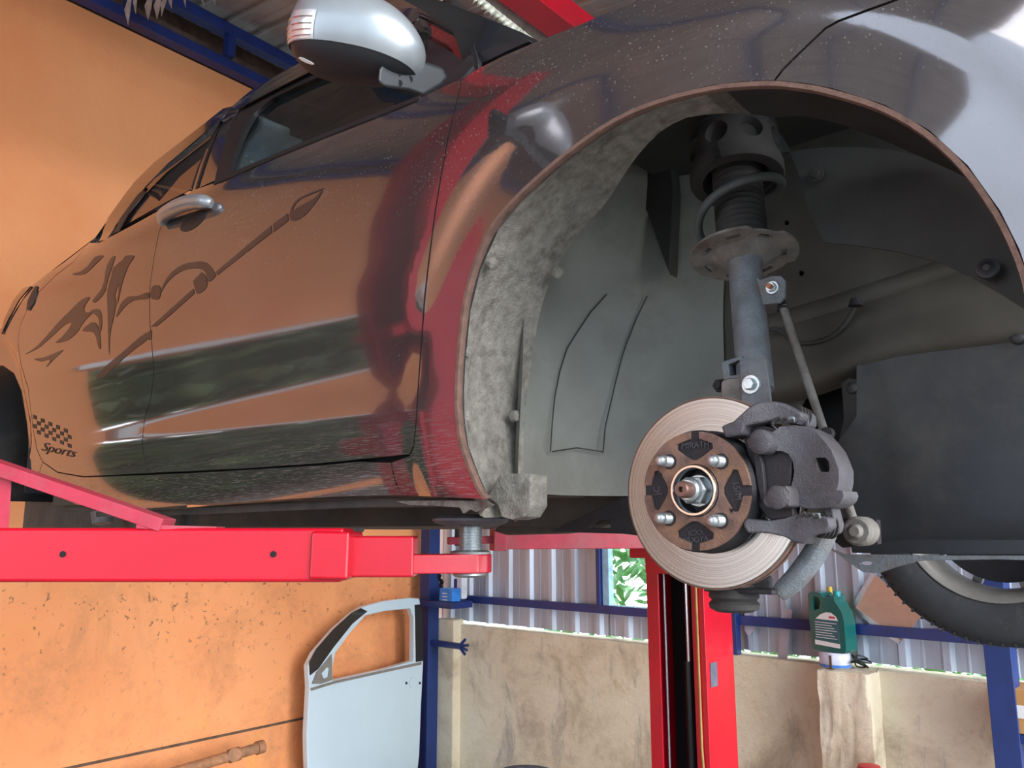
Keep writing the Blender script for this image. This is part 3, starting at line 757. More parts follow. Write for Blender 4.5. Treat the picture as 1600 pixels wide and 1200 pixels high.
# rear smooth inner panel: a vertical skin turning from the rear wall to the apron
plan = catmull([(-.355, -.07), (-.385, -.10), (-.392, -.18), (-.375, -.26), (-.325, -.325), (-.25, -.37), (-.16, -.385)], 6)
bm = B(); cols = []
for i, (u, w) in enumerate(plan):
    col = []
    for k in range(18):
        z = .015+(.66-.015)*k/17; uu = u+.05*sst(.25, .66, z)*(1 if i < 26 else .6) - .012*sst(.0, .3, .3-z)
        rib = .004*sst(.0, .02, abs(((i-16)/36.0))-.0)
        col.append(bm.verts.new(L(uu, w, z)))
    cols.append(col)
for A_, B_ in zip(cols, cols[1:]):
    for k in range(17): bm.faces.new((A_[k], B_[k], B_[k+1], A_[k+1]))
ip = cobj('inner_fender_panel', bm, 'inner', smooth=70)
def wall_hit(x, y):                                           # pixel -> point on that skin
    best = None
    r = ray(x, y); o = CAMP-OC
    for (a, b) in zip(plan, plan[1:]):
        du, dw = b[0]-a[0], b[1]-a[1]; n = (dw, -du); den = r.dot(UX)*n[0]+r.dot(NX)*n[1]
        if abs(den) < 1e-9: continue
        t = ((a[0]-o.dot(UX))*n[0]+(a[1]-o.dot(NX))*n[1])/den; P = o+r*t
        s = ((P.dot(UX)-a[0])*du+(P.dot(NX)-a[1])*dw)/(du*du+dw*dw)
        if -.05 <= s <= 1.05 and t > 0 and .0 < P.z < .7:
            return L(P.dot(UX)+.003+.05*sst(.25, .66, P.z), P.dot(NX)+.002, P.z)
    return best
for ln in ([(940, 462), (918, 490), (900, 520), (885, 545), (874, 580), (866, 620), (862, 660), (859, 706)], [(1003, 465), (990, 500), (978, 535), (970, 560), (960, 600), (952, 635), (945, 665), (941, 708)], [(862, 706), (900, 700), (940, 706)]):
    q = [wall_hit(*p) for p in ln]; q = [p for p in q if p]
    if len(q) > 2:
        bm = B(); add_tube(bm, q, .0012, 6); cobj('panel_crease', bm, 'linerdark')
bm = B()                                                      # lifted flap at the liner edge
q = [LP(x, y, -.24) for x, y in [(945, 340), (968, 290), (976, 318), (930, 366), (905, 395)]]
# apron, strut tower, frame rail
ap = [(-.42, -.02), (.62, -.02), (.62, .78), (-.42, .78)]
hole = [K(x, y, -.39) for x, y in [(1248, 640), (1262, 615), (1290, 603), (1318, 602), (1325, 640), (1320, 700), (1290, 720), (1255, 700)]]
hs = [hole]+[[K(x+r*cos(t), y+r*sin(t), -.39) for t in np.linspace(0, 2*pi, 13)[:-1]] for x, y, r in ((1280, 480, 6.5), (1252, 427, 4.5), (1062, 287, 4), (1062, 314, 4), (1062, 340, 4), (1229, 348, 4), (1225, 398, 3))]
bm = B(); add_plate(bm, ap, lambda x, y: L(x, -.39, y), lambda x, y: L(x, -.395, y), holes=hs); cobj('inner_apron', bm, 'rail')
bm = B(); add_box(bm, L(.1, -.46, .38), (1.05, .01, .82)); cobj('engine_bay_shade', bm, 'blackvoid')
bm = B()
secs = []
for (xa, ya, yb) in ((1190, 520, 620), (1260, 500, 600), (1330, 478, 572), (1400, 462, 552), (1480, 440, 545), (1560, 415, 534), (1640, 395, 525), (1720, 380, 515)):
    u, z1 = K(xa, ya, -.34); _, z0 = K(xa, yb, -.33)
    h = z1-z0; secs.append([L(u, -.39, z1+.03), L(u, -.352, z1), L(u, -.345, z1-h*.35), L(u, -.338, z1-h*.45), L(u, -.322, z0+h*.22), L(u, -.325, z0+.004), L(u, -.34, z0-.006), L(u, -.39, z0-.01)])
vs = [[bm.verts.new(p) for p in s] for s in secs]
for a, b in zip(vs, vs[1:]):
    for k in range(7): bm.faces.new((a[k], b[k], b[k+1], a[k+1]))
cobj('frame_rail', bm, 'rail', smooth=50, sub=1)
bm = B()
secs = []
for (xa, ya, yb) in ((1180, 500, 530), (1260, 478, 508), (1330, 455, 490), (1400, 432, 462), (1480, 405, 435), (1560, 375, 405)):
    u, z1 = K(xa, ya, -.37); _, z0 = K(xa, yb, -.37); secs.append([L(u, -.39, z1+.01), L(u, -.368, z1), L(u, -.36, (z0+z1)/2), L(u, -.368, z0), L(u, -.39, z0-.01)])
vs = [[bm.verts.new(p) for p in s] for s in secs]
for a, b in zip(vs, vs[1:]):
    for k in range(4): bm.faces.new((a[k], b[k], b[k+1], a[k+1]))
cobj('pressed_rib', bm, 'rail', smooth=50, sub=1)
# brake hose / wire on the apron
bm = B(); add_tube(bm, catmull([LP(x, y, -.335) for x, y in [(1195, 516), (1215, 515), (1235, 530), (1258, 536), (1290, 530), (1315, 512), (1330, 490), (1337, 470)]], 6), .0035, 8); cobj('sensor_wire', bm, 'rubber')
bm = B(); add_cyl(bm, LP(1337, 478, -.32), LP(1337, 466, -.32), .011, .007); cobj('wire_grommet', bm, 'castdark')
# tower cheeks either side of the strut
bm = B(); pts = [K(x, y, -.33) for x, y in [(1000, 240), (1045, 215), (1052, 300), (1046, 430), (1035, 400), (1010, 330), (985, 300)]]
plate_w(bm, pts, -.33, -.36); cobj('tower_flange', bm, 'linerdark', bevel=.003)
bm = B(); add_box(bm, L(.1, -.25, .612), (.72, .30, .012)); cobj('tower_roof', bm, 'linerdark')
# splash panel in front of the engine
sp_ = [K(x, y, -.34) for x, y in [(1342, 573), (1355, 565), (1420, 554), (1500, 545), (1600, 530), (1700, 520), (1700, 868), (1600, 866), (1480, 866), (1330, 864), (1318, 800), (1310, 720), (1314, 690), (1330, 668), (1342, 650)]]
bm = B(); add_plate(bm, sp_, lambda x, y: L(x, -.34+.010*sst(.02, .05, x)-.006*sst(.08, .09, x)-.02*sst(-.03, -.09, y), y), lambda x, y: L(x, -.345, y), grid=.025); cobj('splash_shield', bm, 'shield', smooth=50)
bm = B(); pts = [K(x, y, -.345) for x, y in [(1318, 600), (1330, 592), (1342, 594), (1350, 610), (1344, 680), (1330, 690), (1312, 700), (1316, 680), (1322, 655)]]
plate_w(bm, pts, -.335, -.34); cobj('shield_tab', bm, 'shield', bevel=.001)
for (x, y) in ((1332, 606), (1590, 528)):
    bm = B(); add_lathe(bm, LP(x, y, -.332), Vector((0, -1, 0)), [(0, .006), (.005, .006), (.008, .004), (.009, 0)], 20); cobj('push_clip', bm, 'shield')
# cross member and lower bracket
bm = B(); u0, z0 = K(1300, 880, -.30); pts = [K(x, y, -.33) for x, y in [(1285, 852), (1320, 866), (1480, 868), (1700, 868), (1700, 878), (1560, 874), (1440, 876), (1400, 886), (1375, 895), (1350, 894), (1330, 880), (1312, 866)]]
hh = [K(1355+10*cos(t), 880+3.5*sin(t), -.33) for t in np.linspace(0, 2*pi, 13)[:-1]]
bm = B(); plate_w(bm, pts, -.325, -.335, holes=[hh]); cobj('cross_member_lip', bm, 'strut', bevel=.001)
bm = B(); pts = [K(x, y, -.33) for x, y in [(862, 830), (905, 810), (975, 777), (1010, 777), (1010, 838), (975, 834), (900, 832)]]
hh = [K(x, y, -.33) for x, y in [(924, 822), (935, 813), (956, 812), (956, 825), (925, 825)]]
plate_w(bm, pts, -.325, -.335, holes=[hh]); cobj('subframe_bracket', bm, 'castdark', bevel=.001)
# lower control arm and ball joint
bm = B(); add_bar(bm, L(.02, -.07, -.115), L(-.16, -.33, -.05), .05, .025); cobj('lower_control_arm', bm, 'castdark', bevel=.008, seg=3)
bj = LP(1147, 935, -.055)
bm = B(); add_lathe(bm, bj-Vector((0, 0, .012)), Zv, [(0, -.004), (.022, -.004), (.030, .0), (.031, .006), (.027, .010), (.031, .014), (.030, .022), (.022, .030), (.024, .036), (.018, .05), (0, .05)], 36); cobj('ball_joint', bm, 'rubber')
bm = B(); c = LP(1147, 915, -.05); add_lathe(bm, c, Zv, [(0, -.012), (.018, -.010), (.020, .0), (.018, .05), (0, .05)], 30); cobj('knuckle_eye', bm, 'strut')
# engine bay underside
bm = B(); pts = [K(x, y, -.40) for x, y in [(815, 765), (1010, 765), (1010, 800), (930, 828), (870, 834), (790, 836), (770, 830), (800, 800)]]; plate_w(bm, pts, -.40, -.44); cobj('engine_undertray', bm, 'under', bevel=.004)
# ---- strut assembly
def axis_pts(): 
    return LP(1184, 640, -.135), LP(1146, 218, -.215)
sA, sB = axis_pts(); sd = (sB-sA).normalized()
def on_axis(y):                                               # axis point seen at image height y
    lo, hi = 0., 1.
    for _ in range(40):
        m = (lo+hi)/2; P = sA+(sB-sA)*m; wv = OC+UX*P.x-NX*P.y+Zv*P.z; 
        d = wv-CAMP; dep = d.y*cos(PITCH)+d.z*sin(PITCH); py = 600-FPX*(-d.y*sin(PITCH)+d.z*cos(PITCH))/dep
        if py > y: lo = m
        else: hi = m
    return sA+(sB-sA)*lo, lo*(sB-sA).length
def sh_(y): return on_axis(y)[1]
y = sh_
bm = B(); add_lathe(bm, sA, sd, [(0, y(610)), (.0245, y(610)), (.0245, y(500)), (.024, y(425)), (.0265, y(412)), (.027, y(402)), (0, y(398))], 40)
strut = cobj('suspension_strut', bm, 'strut')
# spring seat with slots
def sfr(h0):
    x = Vector((1, 0, 0)); x = (x-sd*x.dot(sd)).normalized(); yv = sd.cross(x); return lambda r, a, h: sA+sd*(h0+h)+x*(r*cos(a))+yv*(r*sin(a))
hs0 = y(400); F = sfr(hs0)
fl = lambda h: (lambda px_, py_: F(math.hypot(px_, py_), atan2(py_, px_), h+ .014*sst(.045, .03, math.hypot(px_, py_))*-1))
out = []
for i in range(60):
    a = 2*pi*i/60; r = .0765+.002*sin(2*a)
    if abs((a-5.6+pi) % (2*pi)-pi) < .28: r = .068
    if abs((a-1.2+pi) % (2*pi)-pi) < .3: r = .070
    out.append((r*cos(a), r*sin(a)))
def slot(a0, a1, r0, r1, n=6): return [(r0*cos(a), r0*sin(a)) for a in np.linspace(a0, a1, n)]+[(r1*cos(a), r1*sin(a)) for a in np.linspace(a1, a0, n)]
holes = [slot(a-.18, a+.18, .053, .061) for a in (.5, 1.4, 2.3, 3.1, 4.0, 4.9, 5.7)]
bm = B(); add_plate(bm, out, fl(.004), fl(0), holes=holes, grid=.012); cobj('spring_seat', bm, 'seat', strut, smooth=60)
bm = B(); add_lathe(bm, sA, sd, [(.0255, hs0-.012), (.038, hs0-.006), (.046, hs0+.0), (.046, hs0+.004), (.025, hs0+.004)], 40); cobj('seat_boss', bm, 'seat', strut)
# bump boot (bellows)
b0, b1 = hs0+.006, y(262)+.03; nb = 19; prof_ = [(.02, b0)]
for i in range(nb):
    h = (b1-b0)/nb; prof_ += [(.0330, b0+h*i), (.0375, b0+h*(i+.35)), (.0375, b0+h*(i+.6)), (.0330, b0+h*(i+.95))]
prof_ += [(0, b1)]
bm = B(); add_lathe(bm, sA, sd, prof_, 40); cobj('dust_boot', bm, 'rubber', strut, smooth=60)
# coil spring
c0, c1 = hs0+.012, y(245); turns = 1.35; pts = []
for i in range(121):
    t = i/120; a = radians(80)+2*pi*turns*t; r = .060+.004*sin(pi*t); pts.append(F(r, a, (c0+(c1-c0)*t)-hs0))
bm = B(); add_tube(bm, pts, .0068, 12); cobj('coil_spring', bm, 'spring', strut, smooth=60)
# rubber spacer ring clipped around the top coil, with big round holes
h0 = y(284); h1 = y(208); ns, nh = 80, 16
bm = B()
bm2prof = [(.052, h0), (.069, h0), (.071, h0+.004), (.071, h0+.020), (.0655, h0+.024), (.069, h0+.05), (.066, h0+(h1-h0)), (.050, h1+.004), (.046, h1), (.046, h0+.01)]
add_lathe(bm, sA, sd, bm2prof, 72, closed=True); bmesh.ops.recalc_face_normals(bm, faces=bm.faces); ring = cobj('spring_insulator', bm, 'rubber', strut, smooth=50)
cut = B()
for i in range(8):
    a = radians(-100+i*45+12); hc = h0+.024+(h1-h0-.024)*.50; x = F(1, a, 0)-F(0, a, 0)
    add_cyl(cut, sA+sd*hc+x*.054, sA+sd*hc+x*.09, .014, .026, 28)
cme = bpy.data.meshes.new('c'); cut.to_mesh(cme); cut.free(); cob = bpy.data.objects.new('c', cme); COL.objects.link(cob); cob.parent = strut
mb = ring.modifiers.new('b', 'BOOLEAN'); mb.object = cob; mb.operation = 'DIFFERENCE'; mb.solver = 'EXACT'
bpy.context.view_layer.update(); rme = bpy.data.meshes.new_from_object(ring.evaluated_get(bpy.context.evaluated_depsgraph_get()))
ring.modifiers.clear(); ring.data = rme; bpy.data.objects.remove(cob); rme.set_sharp_from_angle(angle=radians(35))
mb = ring.modifiers.new('bevel', 'BEVEL'); mb.width = .0022; mb.segments = 3; mb.limit_method = 'ANGLE'; mb.angle_limit = radians(35)
a = radians(-86)
bm = B(); x = F(1, a, 0)-F(0, a, 0); tq = sd.cross(x)
add_box(bm, sA+sd*(h0+.012)+x*.0725, (.006, .003, .028), Matrix((tq, x, sd)).transposed()); add_box(bm, sA+sd*(h0+.003)+x*.074, (.009, .006, .009), Matrix((tq, x, sd)).transposed()); cobj('cable_tie', bm, 'castdark', strut)
bm = B(); add_lathe(bm, sA, sd, [(0, h1-.004), (.062, h1-.004), (.068, h1+.006), (.05, h1+.02), (0, h1+.025)], 40); cobj('top_mount', bm, 'castdark', strut)
# clevis to the knuckle and its bolt
q = on_axis(600)[0]; wq = -q.y
pts = [K(px_, py_, wq+.03) for px_, py_ in [(1155, 563), (1160, 560), (1196, 560), (1202, 600), (1206, 640), (1206, 660), (1160, 660), (1158, 600)]]
bm = B(); plate_w(bm, pts, wq+.030, wq+.026); cobj('clevis', bm, 'strut', strut, bevel=.001)
pts = [K(px_, py_, wq+.02) for px_, py_ in [(1128, 566), (1160, 556), (1162, 590), (1130, 593)]]
hq = [K(px_, py_, wq+.02) for px_, py_ in [(1139, 570), (1156, 563), (1157, 585), (1141, 588)]]
bm = B(); plate_w(bm, pts, wq+.022, wq-.03, holes=[hq]); cobj('clevis', bm, 'strut', strut, bevel=.001)
pts = [K(px_, py_, wq+.02) for px_, py_ in [(1125, 597), (1135, 587), (1162, 586), (1166, 640), (1125, 640)]]
bm = B(); plate_w(bm, pts, wq+.020, wq-.03); cobj('knuckle_lug', bm, 'seat', strut, bevel=.004)
bt = LP(1174, 601, wq+.03)
bm = B(); add_lathe(bm, bt, Vector((0, -1, 0)), [(0, .003), (.0125, .003), (.0135, .0), (0, 0)], 30); add_lathe(bm, bt, Vector((0, -1, 0)), [(0, .011), (.0075, .011), (.0085, .010), (.0085, .002), (0, .002)], 6); cobj('clevis_bolt', bm, 'zinc', strut, smooth=30)
for yy in (601, 636):
    bm = B(); c = LP(1120, yy, wq); add_cyl(bm, c, c+Vector((0, .03, 0)), .006); add_cyl(bm, c+Vector((0, .006, 0)), c+Vector((0, .016, 0)), .010, n=6); cobj('clevis_nut', bm, 'castdark', strut, smooth=30)
# sway bar link bracket, bolt and rod
q = on_axis(455)[0]; wl_ = -q.y+.006
pts = [K(px_, py_, wl_) for px_, py_ in [(1180, 432), (1190, 438), (1206, 432), (1222, 432), (1229, 440), (1228, 465), (1220, 474), (1195, 477), (1182, 470)]]
bm = B(); plate_w(bm, pts, wl_+.004, wl_-.002); cobj('link_bracket', bm, 'strut', strut, bevel=.001)
c = LP(1208, 450, wl_+.004)
bm = B(); add_lathe(bm, c, Vector((0, -1, 0)), [(0, .004), (.009, .004), (.0105, .0), (0, 0)], 24); add_lathe(bm, c, Vector((0, -1, 0)), [(0, .009), (.006, .009), (.0068, .008), (.0068, .003), (0, .003)], 6); cobj('link_nut', bm, 'zinc', strut, smooth=30)
bm = B(); add_cyl(bm, c, c+Vector((0, -.016, 0)), .0035, n=14); cobj('link_stud', bm, simple('orange_rust', S(170, 110, 84), .8), strut)
bm = B(); l0 = LP(1223, 478, -.175); l1 = LP(1334, 815, -.175); add_tube(bm, [l0, l1], .0058, 16); lk = cobj('sway_bar_link', bm, 'seat')
bm = B(); add_cyl(bm, LP(1223, 484, -.175), LP(1221, 468, -.178), .008, .004); cobj('link_neck', bm, 'castdark', lk)
bm = B(); c = LP(1343, 830, -.16); add_lathe(bm, c, Vector((0, -1, 0)), [(0, .020), (.006, .020), (.009, .016), (.009, .012), (.015, .012), (.018, .009), (.0185, .0), (.0185, -.02), (0, -.02)], 36); cobj('link_bush', bm, 'seat', lk)
bm = B(); pts = [K(px_, py_, -.19) for px_, py_ in [(1300, 808), (1372, 812), (1374, 850), (1318, 856), (1298, 840)]]; plate_w(bm, pts, -.185, -.20); cobj('link_plate', bm, 'castdark', bevel=.001)
bm = B(); c = LP(1293, 677, -.16); add_tube(bm, [c, LP(1285, 690, -.15), LP(1283, 700, -.12)], .005, 10); add_cyl(bm, c+Vector((0, -.006, 0)), c+Vector((0, .006, 0)), .008, n=12); cobj('brake_hose', bm, 'rubber')
# ---- brake disc (axis = local -Y, outward)
OUT = Vector((0, -1, 0)); O3 = Vector((0, 0, 0))
bm = B(); add_lathe(bm, O3, OUT, [(.074, -.001), (.0745, 0), (.1150, 0), (.1160, -.001)], 128)
disc = cobj('brake_disc', bm, 'disc')
bm = B(); add_lathe(bm, O3, OUT, [(.1160, -.001), (.1175, -.0015), (.1175, -.007), (.113, -.0075), (.112, -.0145), (.1175, -.015), (.1175, -.020), (.116, -.0215), (.075, -.0215)], 128); cobj('rotor_edge', bm, 'rustlip', disc)
bm = B(); add_lathe(bm, O3, OUT, [(.0742, .0), (.0735, .002), (.0728, .026), (.0705, .0305)], 96); cobj('hat_side', bm, 'castdark', disc)
bm = B(); add_lathe(bm, O3, OUT, [(.0705, .0305), (.028, .0305)], 96); cobj('hat_face', bm, 'castdark', disc)
rot0 = radians(-2)
def pocket(a, w0, w1, r0, r1):                                # fan shaped pocket outline with a slit to the rim
    pt = []
    for t in np.linspace(-w1, w1, 9): pt.append((r1*cos(a+t), r1*sin(a+t)))
    pt += [(r0*cos(a+w0), r0*sin(a+w0)), (r0*cos(a-w0), r0*sin(a-w0))]
    return pt
# raised rusty pads: one outline that runs into each pocket
outl = []
A4 = [radians(90*k)+rot0 for k in range(4)]
for k, a in enumerate(A4):
    nxt = a+pi/2
    outl += [(.0705*cos(t), .0705*sin(t)) for t in np.linspace(a+.085, nxt-.085, 22)]
    sl_ = .006
    outl += [(.062*cos(nxt-.10), .062*sin(nxt-.10)), (.0605*cos(nxt-.40), .0605*sin(nxt-.40)), (.055*cos(nxt-.46), .055*sin(nxt-.46)), (.043*cos(nxt-.30), .043*sin(nxt-.30)), (.0365*cos(nxt-.10), .0365*sin(nxt-.10)),
             (.0365*cos(nxt+.10), .0365*sin(nxt+.10)), (.043*cos(nxt+.30), .043*sin(nxt+.30)), (.055*cos(nxt+.46), .055*sin(nxt+.46)), (.0605*cos(nxt+.40), .0605*sin(nxt+.40)), (.062*cos(nxt+.10), .062*sin(nxt+.10))]
hub_h = circ(0, 0, .0315, 40)
sm1 = circ(.052*cos(radians(152)), .040*sin(radians(152))*1.1, .0026, 12); sm2 = circ(.052*cos(radians(-30)), .045*sin(radians(-30))*1.1, .0026, 12)
bm = B(); add_plate(bm, outl, lambda x, y: L(x, .0345, y), lambda x, y: L(x, .0300, y), holes=[hub_h, sm1, sm2]); cobj('hat_pads', bm, 'rust', disc, bevel=.0006, smooth=30)
def text_mesh(body, size, place, depth=.0008, shear=0):
    c = bpy.data.curves.new('t', 'FONT'); c.body = body; c.size = size; c.align_x = 'CENTER'; c.align_y = 'CENTER'; c.extrude = depth; c.shear = shear; c.resolution_u = 4
    o = bpy.data.objects.new('t', c); COL.objects.link(o); bpy.context.view_layer.update()
    me = bpy.data.meshes.new_from_object(o.evaluated_get(bpy.context.evaluated_depsgraph_get()))
    bpy.data.objects.remove(o); bm = B(); bm.from_mesh(me); bpy.data.meshes.remove(me)
    for v in bm.verts: v.co = place(v.co)
    return bm
def disc_text(body, ang, rr, sz, rot, name='cast_lettering'):
    c, s = cos(rot), sin(rot); cx, cy = rr*cos(ang), rr*sin(ang)
    bm = text_mesh(body, sz, lambda p: L(cx+p.x*c-p.y*s, .0307+.0008+p.z, cy+p.x*s+p.y*c)); cobj(name, bm, 'cast', disc, smooth=0)
disc_text('MIRATH', A4[1], .054, .0105, 0); disc_text('JC', A4[2], .053, .012, radians(100)); disc_text('15/M', A4[0], .053, .011, radians(-80)); disc_text('JCXX', A4[3], .050, .009, radians(4)); disc_text('VOOYA', A4[3], .058, .009, radians(4))
bm = B(); add_lathe(bm, O3, OUT, [(.0255, .010), (.0262, .038), (.0272, .0395), (.0295, .0395), (.0305, .038), (.0305, .030)], 64); hub = cobj('wheel_hub', bm, 'chrome')
bm = B(); add_lathe(bm, O3, OUT, [(.0255, .026), (.0255, .012), (0, .012)], 48); cobj('hub_bore', bm, 'castdark', hub)
bm = B(); add_lathe(bm, O3, OUT, [(0, .012), (.0205, .012), (.0205, .022), (.0185, .025), (0, .025)], 36); cobj('hub_washer', bm, 'zinc', hub)
bm = B(); add_lathe(bm, O3, OUT, [(0, .024), (.0175, .024), (.0180, .027), (.0180, .040), (.0160, .043), (0, .043)], 6); add_lathe(bm, O3, OUT, [(0, .043), (.0148, .043), (.0140, .050), (.0115, .052), (0, .052)], 32); cobj('axle_nut', bm, 'zinc', hub, smooth=25)
bm = B(); add_lathe(bm, O3, OUT, [(0, .05), (.0095, .05), (.0100, .060), (.0092, .0665), (.0080, .0680), (.0035, .0680), (.002, .062), (0, .062)], 32); cobj('axle_end', bm, simple('oiled_rust', S(112, 82, 74), .4, .5), hub)
for k in range(4):
    a = radians(45+90*k)-radians(3); r = .0485; c = Vector((r*cos(a), 0, r*sin(a)))
    pf = [(0, .034), (.0062, .034)]
    for i in range(9): pf += [(.0056, .036+i*.0016), (.0062, .0368+i*.0016)]
    pf += [(.0058, .0515), (.0052, .056), (.004, .057), (0, .057)]
    bm = B(); add_lathe(bm, c, OUT, [(r_*1.12, h_+ (h_-.034)*.15) for r_, h_ in pf], 24); cobj('wheel_stud', bm, 'zinc', disc, smooth=60)
    bm = B(); add_lathe(bm, c, OUT, [(.007, .0346), (.0088, .0347), (.0095, .0346)], 24); cobj('stud_seat', bm, 'castdark', disc)
# dust shield, lower right behind the disc
bm = B(); cols = []
for i, ((ox, oy), (ix, iy)) in enumerate(zip([(1318, 800), (1312, 832), (1300, 862), (1280, 893), (1255, 922), (1226, 942)], [(1278, 800), (1268, 832), (1252, 858), (1238, 878), (1222, 898), (1200, 920)])):
    cols.append([bm.verts.new(LP(ix, iy, -.045)), bm.verts.new(LP((ox+ix)/2, (oy+iy)/2, -.040)), bm.verts.new(LP(ox-3, oy-2, -.055)), bm.verts.new(LP(ox, oy, -.075))])
for A_, B_ in zip(cols, cols[1:]):
    for k in range(3): bm.faces.new((A_[k], B_[k], B_[k+1], A_[k+1]))
o = cobj('dust_shield', bm, 'strut', smooth=60); md = o.modifiers.new('s', 'SOLIDIFY'); md.thickness = .003; md = o.modifiers.new('d', 'SUBSURF'); md.levels = 2; md.render_levels = 2
bm = B(); c = LP(1125, 922, -.04); add_box(bm, LP(1160, 922, -.045), (.09, .03, .006)); cobj('shield_flange', bm, 'castdark', bevel=.002)
# ---- brake caliper
def z6(x, y): return (1150+x/3.332, 600+y/3.332)
def z7(x, y): return (950+x/2.927, 550+y/2.927)
def kp(lst, f, w): return [K(*f(x, y), w) for x, y in lst]
body = kp([(182, 246), (205, 215), (262, 205), (330, 212), (392, 242), (436, 290), (470, 335), (492, 385), (512, 440), (512, 500), (503, 548), (530, 552), (538, 575), (530, 600), (512, 622), (470, 640), (390, 648), (330, 646), (292, 634), (275, 612), (276, 575), (279, 540), (262, 530), (270, 500), (277, 450), (270, 400), (250, 362), (225, 348), (190, 345), (150, 352), (118, 350), (90, 335), (82, 300), (100, 272), (140, 258)], z6, .03)
hol = kp([(386, 385), (400, 378), (440, 380), (458, 400), (462, 440), (455, 455), (410, 452), (398, 425)], z6, .03)
zc_ = K(*z6(350, 430), .03)
def domed(w, amp): 
    return lambda x, y: L(x, w-amp*sst(.055, .125, x)*1.0-.012*sst(.035, .065, abs(y-zc_[1])), y)
bm = B(); add_plate(bm, body, domed(.046, .030), lambda x, y: L(x, -.03 if x > .118 else .008, y), holes=[hol], grid=.011)
cal = cobj('brake_caliper', bm, 'cast', smooth=38)
md = cal.modifiers.new('b', 'BEVEL'); md.width = .0035; md.segments = 3; md.limit_method = 'ANGLE'; md.angle_limit = radians(50)
low = kp([(155, 605), (165, 585), (205, 560), (240, 535), (280, 528), (300, 560), (300, 640), (240, 645), (185, 645), (160, 632)], z6, .03)
bm = B(); add_plate(bm, low, lambda x, y: L(x, .040, y), lambda x, y: L(x, .008, y)); cobj('caliper_finger', bm, 'cast', cal, bevel=.005, seg=3)
bk = kp([(245, 240), (300, 225), (345, 240), (395, 300), (425, 370), (440, 440), (430, 500), (400, 520), (380, 420), (350, 340), (300, 280)], z6, -.02)
pad = kp([(48, 300), (70, 230), (140, 215), (270, 250), (300, 400), (290, 560), (310, 690), (185, 712), (140, 660), (112, 620), (100, 480), (75, 390)], z6, .012)
bm = B(); plate_w(bm, pad, .016, .002); cobj('brake_pad', bm, 'castdark', cal, bevel=.002)
bm = B(); q = kp([(95, 350), (130, 350), (150, 420), (160, 520), (165, 600), (140, 610), (118, 520)], z6, .018); plate_w(bm, q, .024, .016); cobj('pad_shim', bm, 'castdark', cal, bevel=.002)
bm = B(); c = LP(*z6(125, 300), .042); add_lathe(bm, c, OUT, [(0, .003), (.010, .003), (.014, 0), (.014, -.02), (0, -.02)], 24); cobj('finger_boss', bm, 'cast', cal)
bm = B(); c = LP(*z6(215, 590), .040); add_lathe(bm, c, OUT, [(0, .003), (.009, .003), (.013, 0), (0, 0)], 24); cobj('finger_boss', bm, 'cast', cal)
up = kp([(543, 345), (600, 322), (640, 285), (672, 250), (700, 232), (755, 224), (790, 230), (850, 262), (880, 275), (880, 300), (850, 325), (760, 312), (700, 330), (648, 345), (640, 385), (560, 396)], z7, .02)
bm = B(); add_plate(bm, up, lambda x, y: L(x, .036-.020*sst(.06, .11, x), y), lambda x, y: L(x, -.02 if x > .115 else .004, y), grid=.012); br = cobj('caliper_bracket', bm, 'cast', cal, smooth=38); 
md = br.modifiers.new('b', 'BEVEL'); md.width = .003; md.segments = 3; md.limit_method = 'ANGLE'; md.angle_limit = radians(50)
lo = kp([(650, 772), (665, 762), (740, 772), (800, 760), (850, 740), (980, 752), (1000, 760), (1010, 800), (990, 825), (925, 838), (905, 858), (880, 878), (845, 872), (800, 845), (740, 828), (665, 828), (648, 800)], z7, .02)
bm = B(); add_plate(bm, lo, lambda x, y: L(x, .036-.020*sst(.06, .11, x), y), lambda x, y: L(x, -.02 if x > .115 else .004, y), grid=.012); br2 = cobj('caliper_bracket', bm, 'cast', cal, smooth=38)
md = br2.modifiers.new('b', 'BEVEL'); md.width = .003; md.segments = 3; md.limit_method = 'ANGLE'; md.angle_limit = radians(50)
def ribbed(p, q, r, n, nm, mat):
    d = (q-p); l = d.length; pf = [(0, 0)]
    for i in range(n): pf += [(r*.78, l*i/n), (r, l*(i+.3)/n), (r, l*(i+.6)/n), (r*.78, l*(i+.95)/n)]
    pf += [(0, l)]
    bm = B(); add_lathe(bm, p, d, pf, 28); cobj(nm, bm, mat, cal, smooth=60)
ribbed(LP(*z7(850, 285), .0), LP(*z7(905, 310), -.015), .0125, 4, 'pin_boot', 'rubber')
ribbed(LP(*z7(965, 795), .0), LP(*z7(1030, 800), -.015), .0135, 4, 'pin_boot', 'rubber')
for pts_ in ([(905, 265), (925, 290), (930, 330), (915, 350), (890, 330)], [(1010, 700), (1035, 710), (1055, 790), (1045, 830), (1010, 838), (1030, 800), (1000, 760), (985, 715)]):
    bm = B(); plate_w(bm, kp(pts_, z7, -.01), -.004, -.03); cobj('caliper_ear', bm, 'cast', cal, bevel=.003)
for (x0, y0) in ((800, 308), (915, 745)):                      # pad springs
    pts_ = [(x0-48, y0+22), (x0-40, y0+4), (x0-15, y0-8), (x0-5, y0+8), (x0+5, y0-4), (x0+22, y0-2), (x0+30, y0+12), (x0+50, y0+6)]
    bm = B(); add_tube(bm, [LP(*z7(a, b), .040) for a, b in pts_], .0022, 8); cobj('pad_spring', bm, 'rubber', cal)
    bm = B()
    add_box(bm, LP(*z7(x0+8, y0+4), .034), (.022, .006, .006)); cobj('spring_clip', bm, 'strut', cal, bevel=.001)
